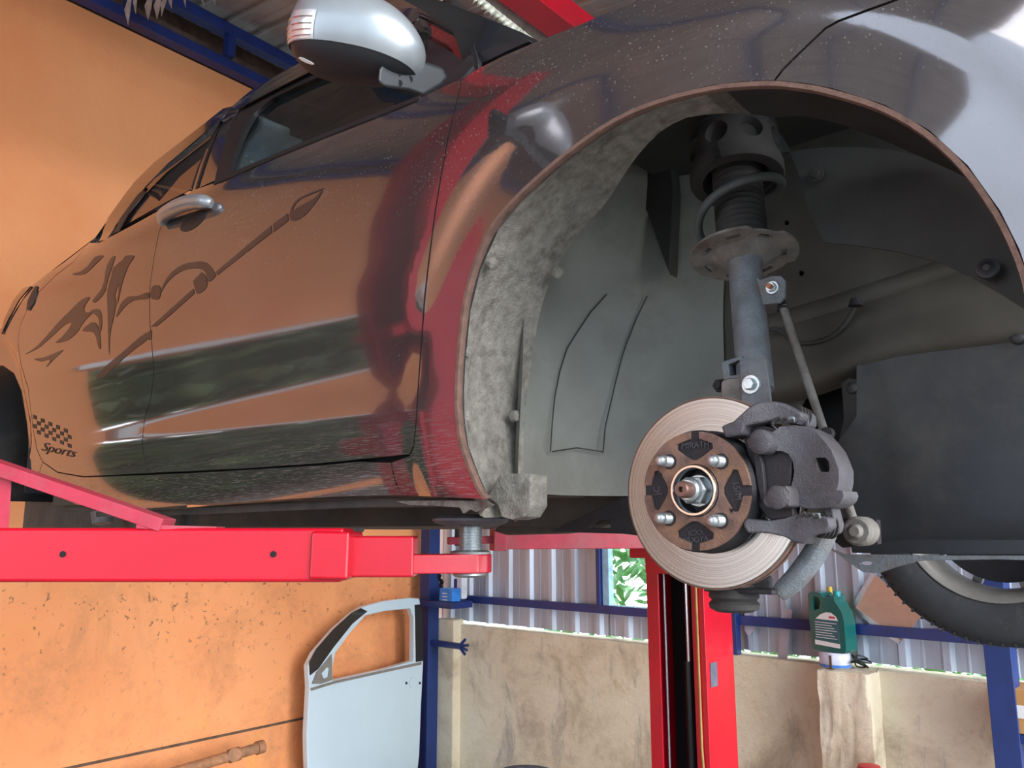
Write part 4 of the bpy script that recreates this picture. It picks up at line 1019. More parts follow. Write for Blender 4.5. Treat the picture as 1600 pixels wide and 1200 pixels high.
bm = B(); plate_w(bm, kp([(655, 350), (760, 325), (860, 330), (960, 400), (1000, 520), (1010, 640), (980, 720), (850, 720), (700, 730), (690, 700), (640, 430)], z7, -.0), -.001, -.05) if 0 else add_lathe(bm, LP(*z6(330, 430), -.03), OUT, [(0, 0), (.027, 0), (.030, -.004), (.030, -.045), (0, -.05)], 30); cobj('piston_housing', bm, 'cast', cal)
bm = B(); add_box(bm, LP(1150, 740, -.07)+Vector((0, 0, 0)), (.06, .04, .15)); cobj('steering_knuckle', bm, 'castdark', bevel=.01)
# ---- left wheel seen under the engine, rear wheel
def wheel(c, name, lab, inward=1, steer=0, sc=1.0):
    n0 = set(bpy.data.objects)
    bm = B(); ax = Vector((sin(steer), inward*cos(steer), 0))
    pf = [(.192, -.078), (.205, -.090), (.235, -.0955), (.262, -.094), (.280, -.084), (.291, -.070)]
    for k in range(4): 
        x = -.055+k*.036; pf += [(.2945, x-.012), (.2950, x), (.2950, x+.010), (.288, x+.012), (.288, x+.0165), (.2948, x+.018)]
    pf += [(.291, .075), (.280, .086), (.262, .094), (.235, .0955), (.205, .09), (.192, .078)]
    add_lathe(bm, c, ax, pf, 120, closed=True); nf = len(bm.faces)
    for k in range(72):
        a = 2*pi*k/72; R = frame_of(ax); d = R @ Vector((cos(a), sin(a), 0)); tt = R @ Vector((-sin(a), cos(a), 0)); 
        for sgn in (-1, 1):
            add_box(bm, c+d*.2895+ax*(sgn*.071), (.005, .030, .0105), Matrix((tt, ax, d)).transposed())
    bm.faces.ensure_lookup_table()
    for f_ in bm.faces[nf:]: f_.material_index = 1
    ty = cobj(name, bm, ['tyre', 'seal'], label=lab, smooth=35)
    bm = B(); add_lathe(bm, c, ax, [(.192, -.078), (.198, -.084), (.196, -.088), (.186, -.084), (.178, -.074), (.172, -.05), (.168, .02), (.175, .06), (.190, .08), (.196, .084)], 90); rim = cobj('rim', bm, 'alloy', ty, smooth=50)
    R = frame_of(ax)
    for k in range(10):
        a = 2*pi*k/10+.1; d = R @ Vector((cos(a), sin(a), 0)); 
        bm = B(); add_bar(bm, c+d*.03+ax*.045, c+d*.172+ax*.055, .022, .02, ax); cobj('spoke', bm, 'alloy', ty, bevel=.003)
    bm = B(); add_cyl(bm, c+ax*-.01, c+ax*.05, .075); add_cyl(bm, c+ax*-.05, c-ax*.01, .05); add_cyl(bm, c+ax*.02, c+ax*.03, .155, n=48); cobj('hub_carrier', bm, 'castdark', ty)
    for o_b in set(bpy.data.objects)-n0: o_b.data.transform(Matrix.Translation(c) @ Matrix.Scale(sc, 4) @ Matrix.Translation(-c))
    return ty
lwc = LP(1556, 808, -1.50); 
wheel(Vector((lwc.x, 1.52, lwc.z)), 'front_wheel', 'black tyre on the far front wheel', 1, 0, 1.07)
# rear wheel housing, underbody, pipes
bm = B(); cols = []
for i in range(25):
    a = radians(-10+200*i/24); cols.append([bm.verts.new(L(-2.56+.37*cos(a), w, .13+.37*sin(a))) for w in (.03, -.32)])
for A_, B_ in zip(cols, cols[1:]): bm.faces.new((A_[0], B_[0], B_[1], A_[1]))
o = cobj('rear_wheel_housing', bm, 'shield'); md = o.modifiers.new('s', 'SOLIDIFY'); md.thickness = .004
bm = B(); add_box(bm, L(-2.6, -.34, .25), (1.3, .02, .64)); cobj('rear_inner_wall', bm, 'under')
ub = B(); add_box(ub, L(-1.32, -.95, .015), (1.95, 1.2, .10)); cobj('floor_pan', ub, 'under')
for (w0, z0, hh, ww) in ((-.02, .000, .03, .012), (-.07, -.002, .05, .05), (-.30, .015, .04, .08), (-1.45, .0, .05, .06)):
    bm = B(); add_bar(bm, L(-.43, w0, z0+.02), L(-2.15, w0-.02, z0+.045), ww, hh); cobj('underbody_rail', bm, 'under', bevel=.004)
bm = B(); add_tube(bm, catmull([L(-.5, -.55, .0), L(-1.1, -.6, .005), L(-1.5, -.75, .015), L(-2.2, -.8, .03)], 6), .024, 14); cobj('exhaust_pipe', bm, 'alloy')
bm = B(); add_tube(bm, [L(-1.55, -.72, .008), L(-1.62, -.72, .008), L(-1.9, -.74, .012), L(-1.97, -.74, .015)], [.03, .075, .075, .03], 20); cobj('exhaust_silencer', bm, 'strut')
bm = B(); add_tube(bm, catmull([L(-.9, -.18, .028), L(-1.4, -.2, .025), L(-1.8, -.2, .035), L(-2.1, -.3, .06)], 6), .006, 8); cobj('brake_pipe', bm, 'castdark')
bm = B(); add_cyl(bm, LP(160, 818, -.25), LP(160, 800, -.25), .03, .035); cobj('jack_point', bm, 'strut')
# torn sill flange above the pad
pts = [K(x, y, .03) for x, y in [(620, 783), (700, 782), (760, 783), (772, 789), (745, 800), (735, 795), (725, 802), (720, 793), (690, 791), (640, 789)]]
bm = B(); plate_w(bm, pts, .032, .028); cobj('sill_flange', bm, 'liner')
pts = [K(x, y, .02) for x, y in [(150, 800), (300, 795), (450, 785), (600, 780), (700, 781), (700, 792), (600, 791), (450, 797), (300, 804), (150, 808)]]
bm = B(); plate_w(bm, pts, .020, .014); cobj('sill_flange', bm, 'under')
# ---- glasshouse
def gl(name, pts, mat, off, parent=car, **k): return panel(name, pts, mat, parent, off=off, **k)
gl('rear_window', [(160, 374), (178, 345), (205, 306), (235, 283), (290, 243), (332, 208), (308, 262), (297, 296), (262, 314), (210, 343)], 'glass', -.010, rd, th=.003, gap=0)
gl('window_frame', [(154, 377), (168, 340), (196, 300), (208, 285), (226, 292), (203, 320), (180, 352), (167, 374)], 'gloss', -.004, rd, th=.008, gap=0)
gl('window_seal', [(175, 366), (186, 342), (214, 304), (222, 297), (227, 300), (200, 333), (184, 362)], 'seal', -.001, rd, th=.003, gap=0)
gl('rain_visor', [(206, 287), (240, 252), (300, 205), (345, 168), (358, 165), (352, 176), (300, 222), (260, 256), (225, 293)], 'gloss', .018, rd, th=.004, gap=0)
gl('pillar_cover', [(300, 298), (311, 262), (330, 212), (345, 180), (388, 158), (362, 206), (343, 278)], 'paint', -.004, rd, gap=0)
gl('pillar_joint', [(303, 299), (320, 245), (342, 186), (344, 187), (323, 246), (306, 298)], 'seal', -.001, rd, th=.001, gap=0)
gl('window_seal', [(333, 288), (352, 215), (372, 168), (400, 152), (480, 112), (560, 78), (640, 35), (652, 45), (560, 92), (480, 126), (425, 152), (396, 176), (380, 205), (362, 250), (355, 280)], 'seal', .002, fd, th=.012, gap=0)
gl('rain_visor', [(352, 172), (385, 140), (440, 106), (500, 76), (560, 45), (620, 10), (650, 10), (650, 30), (560, 78), (480, 112), (420, 142), (372, 168)], 'gloss', .014, fd, th=.004, gap=0)
gl('front_window', [(357, 280), (368, 240), (386, 195), (404, 170), (430, 150), (480, 126), (560, 92), (652, 45), (700, 70), (715, 127), (655, 153), (600, 176), (500, 215), (430, 244), (380, 266)], 'glassf', -.012, fd, th=.003, gap=0)
gl('belt_seal', [(345, 284), (380, 268), (430, 246), (500, 217), (600, 178), (655, 155), (655, 149), (600, 171), (500, 210), (430, 240), (380, 261), (348, 276)], 'seal', .002, fd, th=.004, gap=0)
gl('mirror_triangle', [(715, 127), (655, 153), (664, 120), (668, 60), (690, 72), (738, 104), (722, 122)], 'blackplastic', -.003, fd, th=.01, gap=0)
gl('a_pillar', [(668, 66), (655, 30), (640, 15), (660, 18), (700, 38), (735, 62), (743, 80), (745, 107), (738, 108), (700, 84)], 'paint', -.02, gap=0)
gl('pillar_seam', [(640, 13), (662, 20), (702, 40), (738, 66), (744, 85), (747, 107), (741, 107), (737, 84), (732, 70), (700, 45), (662, 24)], 'seal', -.010, gap=0, th=.003)
# windscreen, hood, roof as lofts across the car
def loft_across(name, edge, wend, rise, mat, n=14):
    bm = B(); cols = []
    for (u, w, z) in edge:
        cols.append([bm.verts.new(L(u+.05*sin(pi*t)*0, w+(wend-w)*t, z+rise*sin(pi*t)**.8)) for t in [i/n for i in range(n+1)]])
    for A_, B_ in zip(cols, cols[1:]):
        for k in range(n): bm.faces.new((A_[k], B_[k], B_[k+1], A_[k+1]))
    return cobj(name, bm, mat, smooth=60)
def edg(pts, off=0):
    out = []
    for x, y in pts:
        u, z = CP(x, y, off); out.append((u, W(u, z)+off, z))
    return out
e = [(u, w-.004, min(z, .70)-.01) for u, w, z in edg(ftop[:6])]+[(.45, -.05, .62), (.75, -.15, .54), (.95, -.5, .45)]; print('bonnet', e)
loft_across('bonnet', e, -1.55, .03, 'paint')
wsb = [(743, 98), (790, 84), (847, 62), (836, 60), (805, 47), (760, 35), (700, 22), (655, 10), (640, 12), (662, 20), (702, 40), (735, 62)]
bm = B(); q = [K(x, y, -.06) for x, y in [(744, 106), (735, 66), (700, 42), (660, 22), (640, 14), (655, 10), (700, 19), (760, 32), (806, 44), (837, 57), (851, 62), (800, 86)]]
add_plate(bm, q, lambda x, y: L(x, -.055-(x+.40)*.55, y), lambda x, y: L(x, -.065-(x+.40)*.55, y), grid=.03); cobj('windscreen', bm, 'windsc', smooth=60)
bm = B(); q = [K(x, y, -.03) for x, y in [(700, 118), (745, 84), (800, 66), (826, 62), (831, 66), (790, 84), (745, 106)]]
plate_w(bm, q, -.025, -.06); cobj('cowl', bm, 'blackplastic', bevel=.002)
e = edg([(640, 12), (560, 45), (480, 84), (400, 128), (350, 160), (300, 200), (210, 282)], -.02); loft_across('roof_panel', e, -1.45, .05, 'paint')
e = edg([(210, 282), (148, 371), (70, 430), (10, 505)], -.02); loft_across('rear_screen', e, -1.45, .02, 'gloss')
# cabin: headliner, seat back with pale headrest
bm = B(); add_box(bm, L(-1.1, -.85, .55), (1.7, 1.3, 1.0)) if 0 else add_box(bm, L(-1.1, -.95, .55), (1.9, .02, 1.0)); cobj('cabin_trim', bm, 'trim_in')
q = [K(x, y, -.20) for x, y in [(372, 300), (374, 262), (392, 226), (402, 196), (412, 183), (430, 192), (425, 205), (404, 232), (392, 262), (389, 300)]]
bm = B(); plate_w(bm, q, -.16, -.30); cobj('headrest', bm, 'greycloth', bevel=.012, seg=4)
bm = B(); q = K(470, 150, -.3); add_box(bm, L(-1.25, -.8, 1.03), (.9, 1.1, .02)); cobj('headliner', bm, 'trim_in')
# ---- handles, lamps, flap
def px_tube(name, pts, offs, rr, mat, parent, flat=1):
    P = []
    for (x, y), o_f in zip(pts, offs):
        u, z = CP(x, y); P.append(L(u, W(u, z)+o_f, z))
    bm = B(); add_tube(bm, catmull([tuple(p) for p in P], 5), [float(r) for r in np.interp(np.linspace(0, 1, (len(P)-1)*5+1), np.linspace(0, 1, len(rr)), rr)], 14); return cobj(name, bm, mat, parent, smooth=60)
hd = px_tube('door_handle', [(258, 351), (268, 340), (290, 330), (312, 322), (330, 319), (335, 320)], [.006, .018, .025, .025, .018, .006], [.010, .016, .017, .017, .016, .010], 'silver', fd)
u, z = CP(302, 345); bm = B(); add_plate(bm, circ(u, z, .055, 24, .022), lambda x, y: L(x, W(x, y)+.0012, y), lambda x, y: L(x, W(x, y)-.004, y), grid=.012); cobj('handle_recess', bm, 'blackplastic', fd)
0 and px_tube('door_handle', [(118, 428), (128, 416), (140, 408), (152, 400)], [.004, .02, .02, .004], [.006, .011, .011, .006], 'paint', rd)
gl('fuel_flap', [(50, 455), (55, 447), (58, 447), (57, 458), (52, 474), (45, 485), (41, 484), (43, 470)], 'shield', .003, th=.004, gap=0)
gl('tail_lamp', [(48, 447), (30, 468), (12, 500), (2, 522), (6, 500), (20, 470), (36, 450)], 'gloss', .005, th=.004, gap=0)
# ---- door mirror
mc = CAMP+ray(562, 62)*1.13; mfx = Vector((cos(radians(-15)), 0, sin(radians(-15)))); mfy = Vector((0.25, 1, .2)).normalized(); mfy = (mfy-mfx*mfy.dot(mfx)).normalized(); mfz = mfx.cross(mfy)
carI = (Matrix.Translation(OC) @ Matrix.Rotation(radians(-41), 4, 'Z')).inverted()
def se(t, e): return math.copysign(abs(t)**e, t)
def mpoint(th, ph, k=1):                                       # ph: -90..90 latitude, th longitude
    x = se(cos(ph), .75)*se(cos(th), .75)*.093; y_ = se(cos(ph), .75)*se(sin(th), .8)*.070; z_ = se(sin(ph), .85)*.058
    z_ *= 1-.22*(x/.093); z_ -= .006*(x/.09)**2
    return mc+mfx*(x*k)+mfy*(y_*k)+mfz*(z_*k)
def mpatch(ph0, ph1, th0, th1, k, nth=60, nph=16):
    bm = B(); cols = []
    for i in range(nth+1):
        th = th0+(th1-th0)*i/nth; cols.append([bm.verts.new(mpoint(th, ph0+(ph1-ph0)*j/nph, k)) for j in range(nph+1)])
    for A_, B_ in zip(cols, cols[1:]):
        for j in range(nph): bm.faces.new((A_[j], B_[j], B_[j+1], A_[j+1]))
    bmesh.ops.remove_doubles(bm, verts=bm.verts, dist=1e-5); bm.transform(carI); return bm
seam = radians(-24)
mir = cobj('door_mirror', mpatch(-pi/2, seam, 0, 2*pi, .985), 'blackplastic', smooth=60)
cobj('mirror_cap', mpatch(seam, pi/2, 0, 2*pi, 1.0), 'silver', mir, smooth=60, label='silver upper cap')
cobj('turn_signal', mpatch(radians(-23), radians(4), radians(172), radians(250), 1.012), 'lamp', mir, smooth=60, label='clear ribbed indicator lens')
for j in range(4):
    ph = radians(-19+j*6); bm = B(); add_tube(bm, [mpoint(t, ph, 1.016) for t in np.linspace(radians(174), radians(248), 14)], .0009, 6); bm.transform(carI); cobj('lens_rib', bm, 'chrome', mir)
bm = B(); add_plate(bm, circ(0, 0, 1, 24), lambda x, y: mpoint(radians(222+x*10), radians(-50-x*6+y*4.0), 1.001), lambda x, y: mpoint(radians(222+x*10), radians(-50-x*6+y*4.0), .98)); bm.transform(carI); cobj('sticker', bm, 'white', mir, label='white oval sticker')
# mount arm
def AM(x, y, d): return (CAMP+ray(x, y)*d)
bm = B(); lo_ = [(590, 128), (592, 108), (606, 84), (645, 90), (692, 106), (700, 122), (690, 134), (662, 150), (640, 142), (600, 137)]
add_hex(bm, [AM(x, y, 1.08+.0009*(x-590)) for x, y in lo_], [AM(x, y, 1.18+.0004*(x-590)) for x, y in lo_]); bm.transform(carI); arm_ = cobj('mirror_arm', bm, 'blackplastic', mir, bevel=.006, seg=3)
for x, y in ((622, 115), (640, 124), (624, 130)):
    bm = B(); d = 1.08+.0009*(x-590); add_cyl(bm, AM(x, y, d-.0012), AM(x, y, d+.002), .0045, n=16); bm.transform(carI); cobj('screw_hole', bm, 'blackvoid', mir)
# ---- decals
def decal(name, polys, parent, smoothit=True, mat='decal', off=.0008):
    if name in ('flame_decal', 'spear_decal') and len(polys) > 1:
        for pl in polys: decal(name, [pl], parent, smoothit, mat, off)
        return
    bm = B()
    for pl in polys:
        q = uvs(pl); 
        if smoothit: q = catmull(q, 3, True)
        v, tr = cdt(densify(q, .02), (), .02)
        A = [bm.verts.new(L(p[0], W(p[0], p[1])+off, p[1])) for p in v]
        for t in tr:
            a, b, c = (v[i] for i in t); s = (b[0]-a[0])*(c[1]-a[1])-(b[1]-a[1])*(c[0]-a[0])
            if abs(s) > 1e-9: bm.faces.new([A[i] for i in (t if s > 0 else t[::-1])])
    return cobj(name, bm, mat, parent, smooth=60)
def z3(l): return [(x/3.333, 400+y/3.333) for x, y in l]
def z5(l): return [(240+x/4.8, 250+y/4.8) for x, y in l]
sharp = lambda *a: decal(*a, smoothit=False)
decal('flame_decal', [
    z3([(130, 512), (180, 480), (240, 420), (300, 350), (370, 280), (430, 225), (470, 215), (440, 265), (450, 295), (520, 280), (480, 300), (440, 340), (400, 400), (350, 440), (290, 452), (325, 420), (365, 370), (370, 345), (330, 365), (270, 420), (200, 480)]),
    z3([(178, 535), (230, 528), (300, 500), (330, 490), (290, 530), (240, 580), (262, 540), (215, 550)]),
    z3([(482, 235), (500, 210), (530, 170), (545, 120), (555, 60), (580, 10), (600, 0), (590, 40), (560, 130), (545, 190), (500, 240)]),
    z3([(560, 180), (580, 110), (590, 60), (620, 50), (650, 70), (625, 130), (600, 200), (605, 250), (590, 330), (575, 400), (570, 520), (565, 420), (562, 300)]),
    z3([(605, 320), (630, 250), (670, 212), (720, 208), (770, 190), (772, 222), (700, 230), (650, 265)]),
    z3([(375, 95), (420, 80), (460, 50), (490, 10), (510, 0), (540, 0), (500, 40), (440, 95)]),
    z3([(600, 60), (640, 20), (655, 0), (700, 0), (670, 50), (640, 130), (610, 260), (620, 150)]),
    z3([(500, 640), (540, 585), (640, 500), (760, 400), (772, 430), (660, 520), (560, 615), (540, 630)]),
    z3([(430, 390), (470, 350), (500, 350), (520, 400), (525, 480), (512, 470), (490, 400)]),
    z3([(470, 290), (505, 275), (525, 290), (532, 350), (520, 400), (512, 320)]),
    ], rd)
decal('flame_decal', [
    z3([(787, 180), (800, 155), (830, 155), (838, 190), (826, 225), (788, 220)]),
    z5([(50, 1010), (75, 950), (120, 890), (180, 840), (250, 805), (320, 800), (380, 820), (420, 860), (440, 900), (415, 905), (395, 855), (360, 805), (400, 765), (440, 810), (462, 860), (430, 905), (415, 860), (370, 790), (300, 765), (210, 790), (130, 850), (80, 930)]) if 0 else z5([(45, 1015), (75, 930), (130, 850), (210, 790), (300, 765), (380, 762), (430, 800), (462, 858), (455, 885), (415, 912), (400, 870), (380, 830), (330, 815), (250, 820), (180, 850), (120, 900), (75, 960)]),
    z5([(300, 915), (315, 890), (345, 860), (360, 842), (385, 860), (403, 900), (400, 950), (370, 985), (335, 1003), (320, 990)]),
    z5([(1025, 440), (1030, 370), (1080, 295), (1180, 245), (1290, 210), (1190, 255), (1110, 290), (1060, 340), (1045, 380), (1100, 345), (1200, 290), (1270, 225), (1230, 300), (1150, 400), (1090, 445), (1050, 455)]),
    ], fd)
sharp('spear_decal', [z5([(462, 845), (885, 490), (888, 545), (478, 865)]), z5([(900, 478), (1008, 400), (1012, 455), (900, 540)]), z5([(300, 965), (310, 1000), (95, 1190), (20, 1250), (-20, 1250), (60, 1180)])], fd)
sharp('spear_decal', [z3([(772, 395), (775, 440), (790, 430), (790, 385)])], rd)
sharp('number_decal', [z5([(1240, 820), (1335, 790), (1335, 690), (1350, 690), (1350, 855), (1245, 870)])], fd) if 0 else None
# chequered flag marks and the word on the rear door
chk = []
for i in range(10):
    for j in range(4):
        if (i+j) % 2 == 0:
            x = 52+i*6; y_ = 648+j*7+i*2.6; chk.append([(x, y_), (x+5.6, y_+2), (x+5.6, y_+8), (x, y_+6)])
M['decaldark'] = simple('black_vinyl', (.008, .008, .009), .5)
decal('chequer_decal', chk, rd, False, 'decaldark')
def word_place(p):
    x = 90+p.x*1; y_ = 703+p.x*.22-p.y; u, z = CP(x, y_); return L(u, W(u, z)+.0014+p.z, z)
cobj('sports_decal', text_mesh('Sports', 20, word_place, 0, .5), 'decaldark', rd, smooth=0)
# ================================================================== THINGS AROUND THE WORKSHOP
def OP(x, y, off): P = OW(x, y, off); return oS(P), P.z
def BP(x, y, off): P = BW(x, y, off); return bS(P), P.z
# pale car door leaning by the blue post
do = .20
D = lambda lst: [OP(x, y, do) for x, y in lst]
o1 = D([(482, 1075), (480, 1040), (490, 1020), (520, 985), (550, 958), (566, 948), (600, 939), (640, 934), (654, 935), (659, 960), (660, 1040), (657, 1100), (654, 1180), (650, 1215), (480, 1215), (478, 1150)])
h1 = D([(519, 1063), (519, 1040), (523, 1020), (545, 990), (570, 962), (600, 955), (640, 951), (645, 965), (645, 1032), (600, 1045), (550, 1056)])
lean = lambda x, y, d: o_(x, do+d-.10*(y-.6)*0-.02, y)
bm = B(); add_plate(bm, o1, lambda x, y: lean(x, y, .03), lambda x, y: lean(x, y, -.02), holes=[h1])
dr = obj('spare_door', bm, 'door_white', bevel=.008, seg=3)
tag(dr, 'loose pale blue car door leaning against the orange wall beside the blue post', 'car door')
dI = Matrix.Translation(-dr.location)
def dpart(name, lst, mat, d1, d0, holes=(), **k):
    bm = B(); add_plate(bm, D(lst), lambda x, y: lean(x, y, d1), lambda x, y: lean(x, y, d0), holes=[D(h) for h in holes]); bm.transform(dI); return obj(name, bm, mat, dr, **k)
dpart('sash_trim', [(482, 1055), (481, 1034), (492, 1014), (520, 982), (548, 957), (562, 950), (572, 955), (548, 975), (520, 1010), (495, 1045)], 'gloss', .036, .028, bevel=.002)
dpart('pillar_trim', [(646, 945), (654, 944), (658, 960), (659, 1032), (648, 1034), (647, 970)], 'seal', .036, .028)
dpart('sail_panel', [(485, 1068), (492, 1050), (516, 1022), (517, 1062), (500, 1068)], 'alloy', .036, .029, holes=[[(500, 1052), (508, 1042), (512, 1044), (510, 1058), (503, 1060)]])
dpart('belt_strip', [(483, 1075), (519, 1064), (600, 1046), (656, 1034), (656, 1038), (600, 1050), (519, 1068), (484, 1079)], 'alloy', .036, .028)
c = lean(*OP(643, 1066, do), .03)
bm = B(); add_lathe(bm, c, nO, [(0, -.008), (.020, -.004), (.032, .003), (.036, .004), (.036, 0)], 24); bm.transform(dI); obj('handle_cup', bm, 'door_white', dr)
for x in (633, 654):
    bm = B(); c = lean(*OP(x, 1067, do), .031); add_cyl(bm, c, c+nO*.004, .009, n=14); bm.transform(dI); obj('handle_hole', bm, 'seal', dr)
# brown pipe with a tee fitting low on the orange wall
a = o_(*(lambda q: (q[0], .28, q[1]))(OP(408, 1167, .28))); b = o_(*(lambda q: (q[0], .28, q[1]))(OP(300, 1199, .28)))
d = (a-b).normalized(); b = b-d*.5
bm = B(); add_cyl(bm, b, a, .028); add_cyl(bm, a-d*.03, a+d*.012, .036); add_cyl(bm, a-d*.20, a-d*.14, .036); pp = obj('tee_pipe', bm, 'pipe')
tag(pp, 'rusty brown pipe with a tee fitting standing low against the orange wall', 'pipe')
bm = B(); c = a-d*.17; nrm = (CAMP-c).normalized(); add_cyl(bm, c, c+nrm*.05, .034); bm.transform(Matrix.Translation(-pp.location)); obj('tee_plug', bm, 'pipe', pp)
# oil can standing on a tin on top of the wall pillar
tb = BW(1307, 1063, .04); tb.z = HB+.004
yaw = radians(180-228)
fr = Vector((sin(radians(232)), cos(radians(232)), 0)); sx = Vector((-fr.y, fr.x, 0)); 
if sx.x < 0: sx = -sx
tin = B(); add_lathe(tin, tb, Zv, [(0, 0), (.072, 0), (.074, .004), (.074, .058), (.071, .062), (.071, .070), (0, .070)], 40)
tn1 = obj('tin', tin, simple('pale_tin', S(206, 210, 232), .45)); tag(tn1, 'pale lilac tin with a blue rim under the green oil can', 'tin')
bm = B(); add_lathe(bm, Vector((0, 0, 0)), Zv, [(.0735, .002), (.0748, .003), (.0748, .014), (.0735, .015)], 40); obj('blue_rim', bm, simple('tin_blue', S(60, 120, 205), .4), tn1)
bm = B(); add_box(bm, Vector((0, 0, .03))+(fr*.0745)+sx*.02, (.012, .003, .06), Matrix((sx, fr, Zv)).transposed()); obj('rust_run', bm, 'timber', tn1)
bb = tb+Vector((0, 0, .072))
out = [(-.088, .012), (-.080, .002), (.080, .0), (.090, .012), (.092, .05), (.090, .15), (.082, .19), (.060, .225), (.046, .245), (.046, .268), (.020, .270), (.018, .250), (-.012, .256), (-.028, .278), (-.078, .282), (-.094, .270), (-.096, .15)]
hdl = [(-.072, .190), (-.038, .200), (-.030, .235), (-.040, .258), (-.066, .260), (-.074, .245)]
bm = B(); add_plate(bm, out, lambda x, y: Vector(sx*x+fr*.05+Zv*y), lambda x, y: Vector(sx*x-fr*.05+Zv*y), holes=[hdl])
for v in bm.verts: v.co += bb
bt_ = obj('oil_can', bm, 'bottle', bevel=.010, seg=3, smooth=60); tag(bt_, 'teal green plastic motor oil can standing on a tin on the low wall', 'oil can')
bI = Matrix.Translation(bb-bt_.location)
def lab(name, pts, mat, d=.0515, **k):
    bm = B(); add_plate(bm, pts, lambda x, y: sx*x+fr*d+Zv*y, lambda x, y: sx*x+fr*(d-.002)+Zv*y); bm.transform(bI); return obj(name, bm, mat, bt_, **k)
lab('label', [(-.070, .03), (.062, .022), (.062, .155), (.045, .175), (.01, .188), (-.03, .175), (-.068, .150)], 'label')
lab('label_head', [(-.060, .152), (.060, .150), (.050, .170), (.025, .186), (.00, .187), (-.03, .176)], 'white', .0522)
lab('label_foot', [(-.070, .03), (.062, .022), (.062, .042), (-.070, .052)], 'white', .0522)
for i in range(7): lab('label_line', [(-.064, .064+i*.012), (.05-(i % 3)*.012, .062+i*.012), (.05-(i % 3)*.012, .065+i*.012), (-.064, .067+i*.012)], 'white', .0520)
lab('label_mark', [(.012, .160), (.046, .158), (.046, .168), (.014, .170)], simple('label_red', S(190, 70, 80), .5), .0526)
bm = B(); add_lathe(bm, sx*.033+Zv*.262, Zv, [(0, 0), (.019, 0), (.019, .022), (.016, .026), (0, .026)], 24); bm.transform(bI); obj('cap', bm, simple('cap_teal', S(30, 150, 160), .35), bt_)
# small yellow bottle top showing behind the handle of the can
c = tb+sx*-.055-fr*.085; bm = B(); add_lathe(bm, c, Zv, [(0, 0), (.03, 0), (.03, .30), (.013, .335), (.013, .35), (.011, .372), (0, .374)], 20)
tag(obj('yellow_bottle', bm, simple('yellow_plastic', S(220, 190, 60), .4)), 'small yellow topped bottle standing behind the green oil can', 'bottle')
# tangled scrap of dark wire beside the tin
c = BW(1345, 1052, .02); c.z = HB+.008; pts = [c+Vector((random.uniform(-.05, .05), random.uniform(-.03, .03), random.uniform(.0, .06))) for _ in range(16)]
bm = B(); add_tube(bm, catmull([tuple(p) for p in pts], 5), .004, 6); tag(obj('wire_scrap', bm, 'seal'), 'tangled scrap of dark wire on the wall top right of the tin', 'wire')
# brown board in a metal edge, leaning behind the rail
q = [BP(x, y, -.075) for x, y in [(1366, 896), (1440, 962), (1407, 1003), (1334, 950)]]
bm = B(); add_plate(bm, q, lambda x, y: b_(x, -.066, y), lambda x, y: b_(x, -.072, y)); bd = obj('brown_board', bm, 'card'); tag(bd, 'tilted brown board wedged behind the blue rail next to the far tyre', 'board')
bm = B()
for p0, p1 in ((q[0], q[3]), (q[3], q[2])): 
    bm = B(); add_bar(bm, b_(p0[0], -.066, p0[1]), b_(p1[0], -.066, p1[1]), .022, .012, nB); bm.transform(Matrix.Translation(-bd.location)); obj('metal_edge', bm, 'zinc', bd)
# paper strips hanging from the rail
for k, (lst, lb) in enumerate((([(1222, 950), (1238, 953), (1234, 990), (1229, 1034), (1214, 1032), (1218, 985)], 'long narrow strip of faded paper hanging between the lift post and the oil can'), ([(1163, 950), (1178, 950), (1179, 985), (1170, 993), (1164, 985)], 'short strip of faded paper hanging right of the red lift post'))):
    q = [BP(x, y, -.06) for x, y in lst]; bm = B(); add_plate(bm, q, lambda x, y: b_(x, -.060+.006*sin(30*y), y), lambda x, y: b_(x, -.062+.006*sin(30*y), y), grid=.02); tag(obj('paper_strip', bm, 'paper'), lb, 'paper strip', 'paper strips on the corrugated wall')
# carton at the right edge behind the blue post
q0, z0_ = BP(1583, 1130, .0); q1, z1_ = BP(1640, 1070, .0)
bm = B(); add_box(bm, b_((q0+q1)/2, .10, (z0_+z1_)/2), (q1-q0, .20, abs(z1_-z0_)), RB); ct = obj('carton', bm, 'carton', bevel=.004); tag(ct, 'brown cardboard carton at the right edge behind the blue post', 'carton')
bm = B(); q = BP(1592, 1112, .2); add_box(bm, b_(q[0], .202, q[1]), (.05, .003, .05), RB); bm.transform(Matrix.Translation(-ct.location)); obj('carton_label', bm, 'white', ct)
bm = B(); add_box(bm, b_((q0+q1)/2+.03, .10, min(z0_, z1_)-.02), (q1-q0, .20, .035), RB); tag(obj('bracket_shelf', bm, 'blue'), 'dark blue steel shelf under the cardboard carton', 'shelf')
# shelf by the left post with battery boxes
z_s = BP(700, 948, .10)[1]; x0, x1 = BP(660, 948, .14)[0], BP(716, 948, .14)[0]
bm = B(); add_box(bm, b_((x0+x1)/2, .10, z_s+.02), (x1-x0, .20, .045), RB); tag(obj('bracket_shelf', bm, 'blue', bevel=.003), 'small dark blue steel shelf fixed beside the left blue post', 'shelf')
def box_px(name, xa, ya, xb, yb, off, dep, mat, lb, cat, bev=.006):
    a, za_ = BP(xa, yb, off); b, zb_ = BP(xb, ya, off); za_ = max(za_, z_s+.045)
    bm = B(); add_box(bm, b_((a+b)/2, off-dep/2, (za_+zb_)/2), (b-a, dep, zb_-za_), RB); return tag(obj(name, bm, mat, bevel=bev), lb, cat)
bx = box_px('blue_box', 686, 920, 707, 944, .19, .08, simple('bright_blue_box', S(50, 130, 220), .5), 'small bright blue box on the shelf beside the left post', 'box')
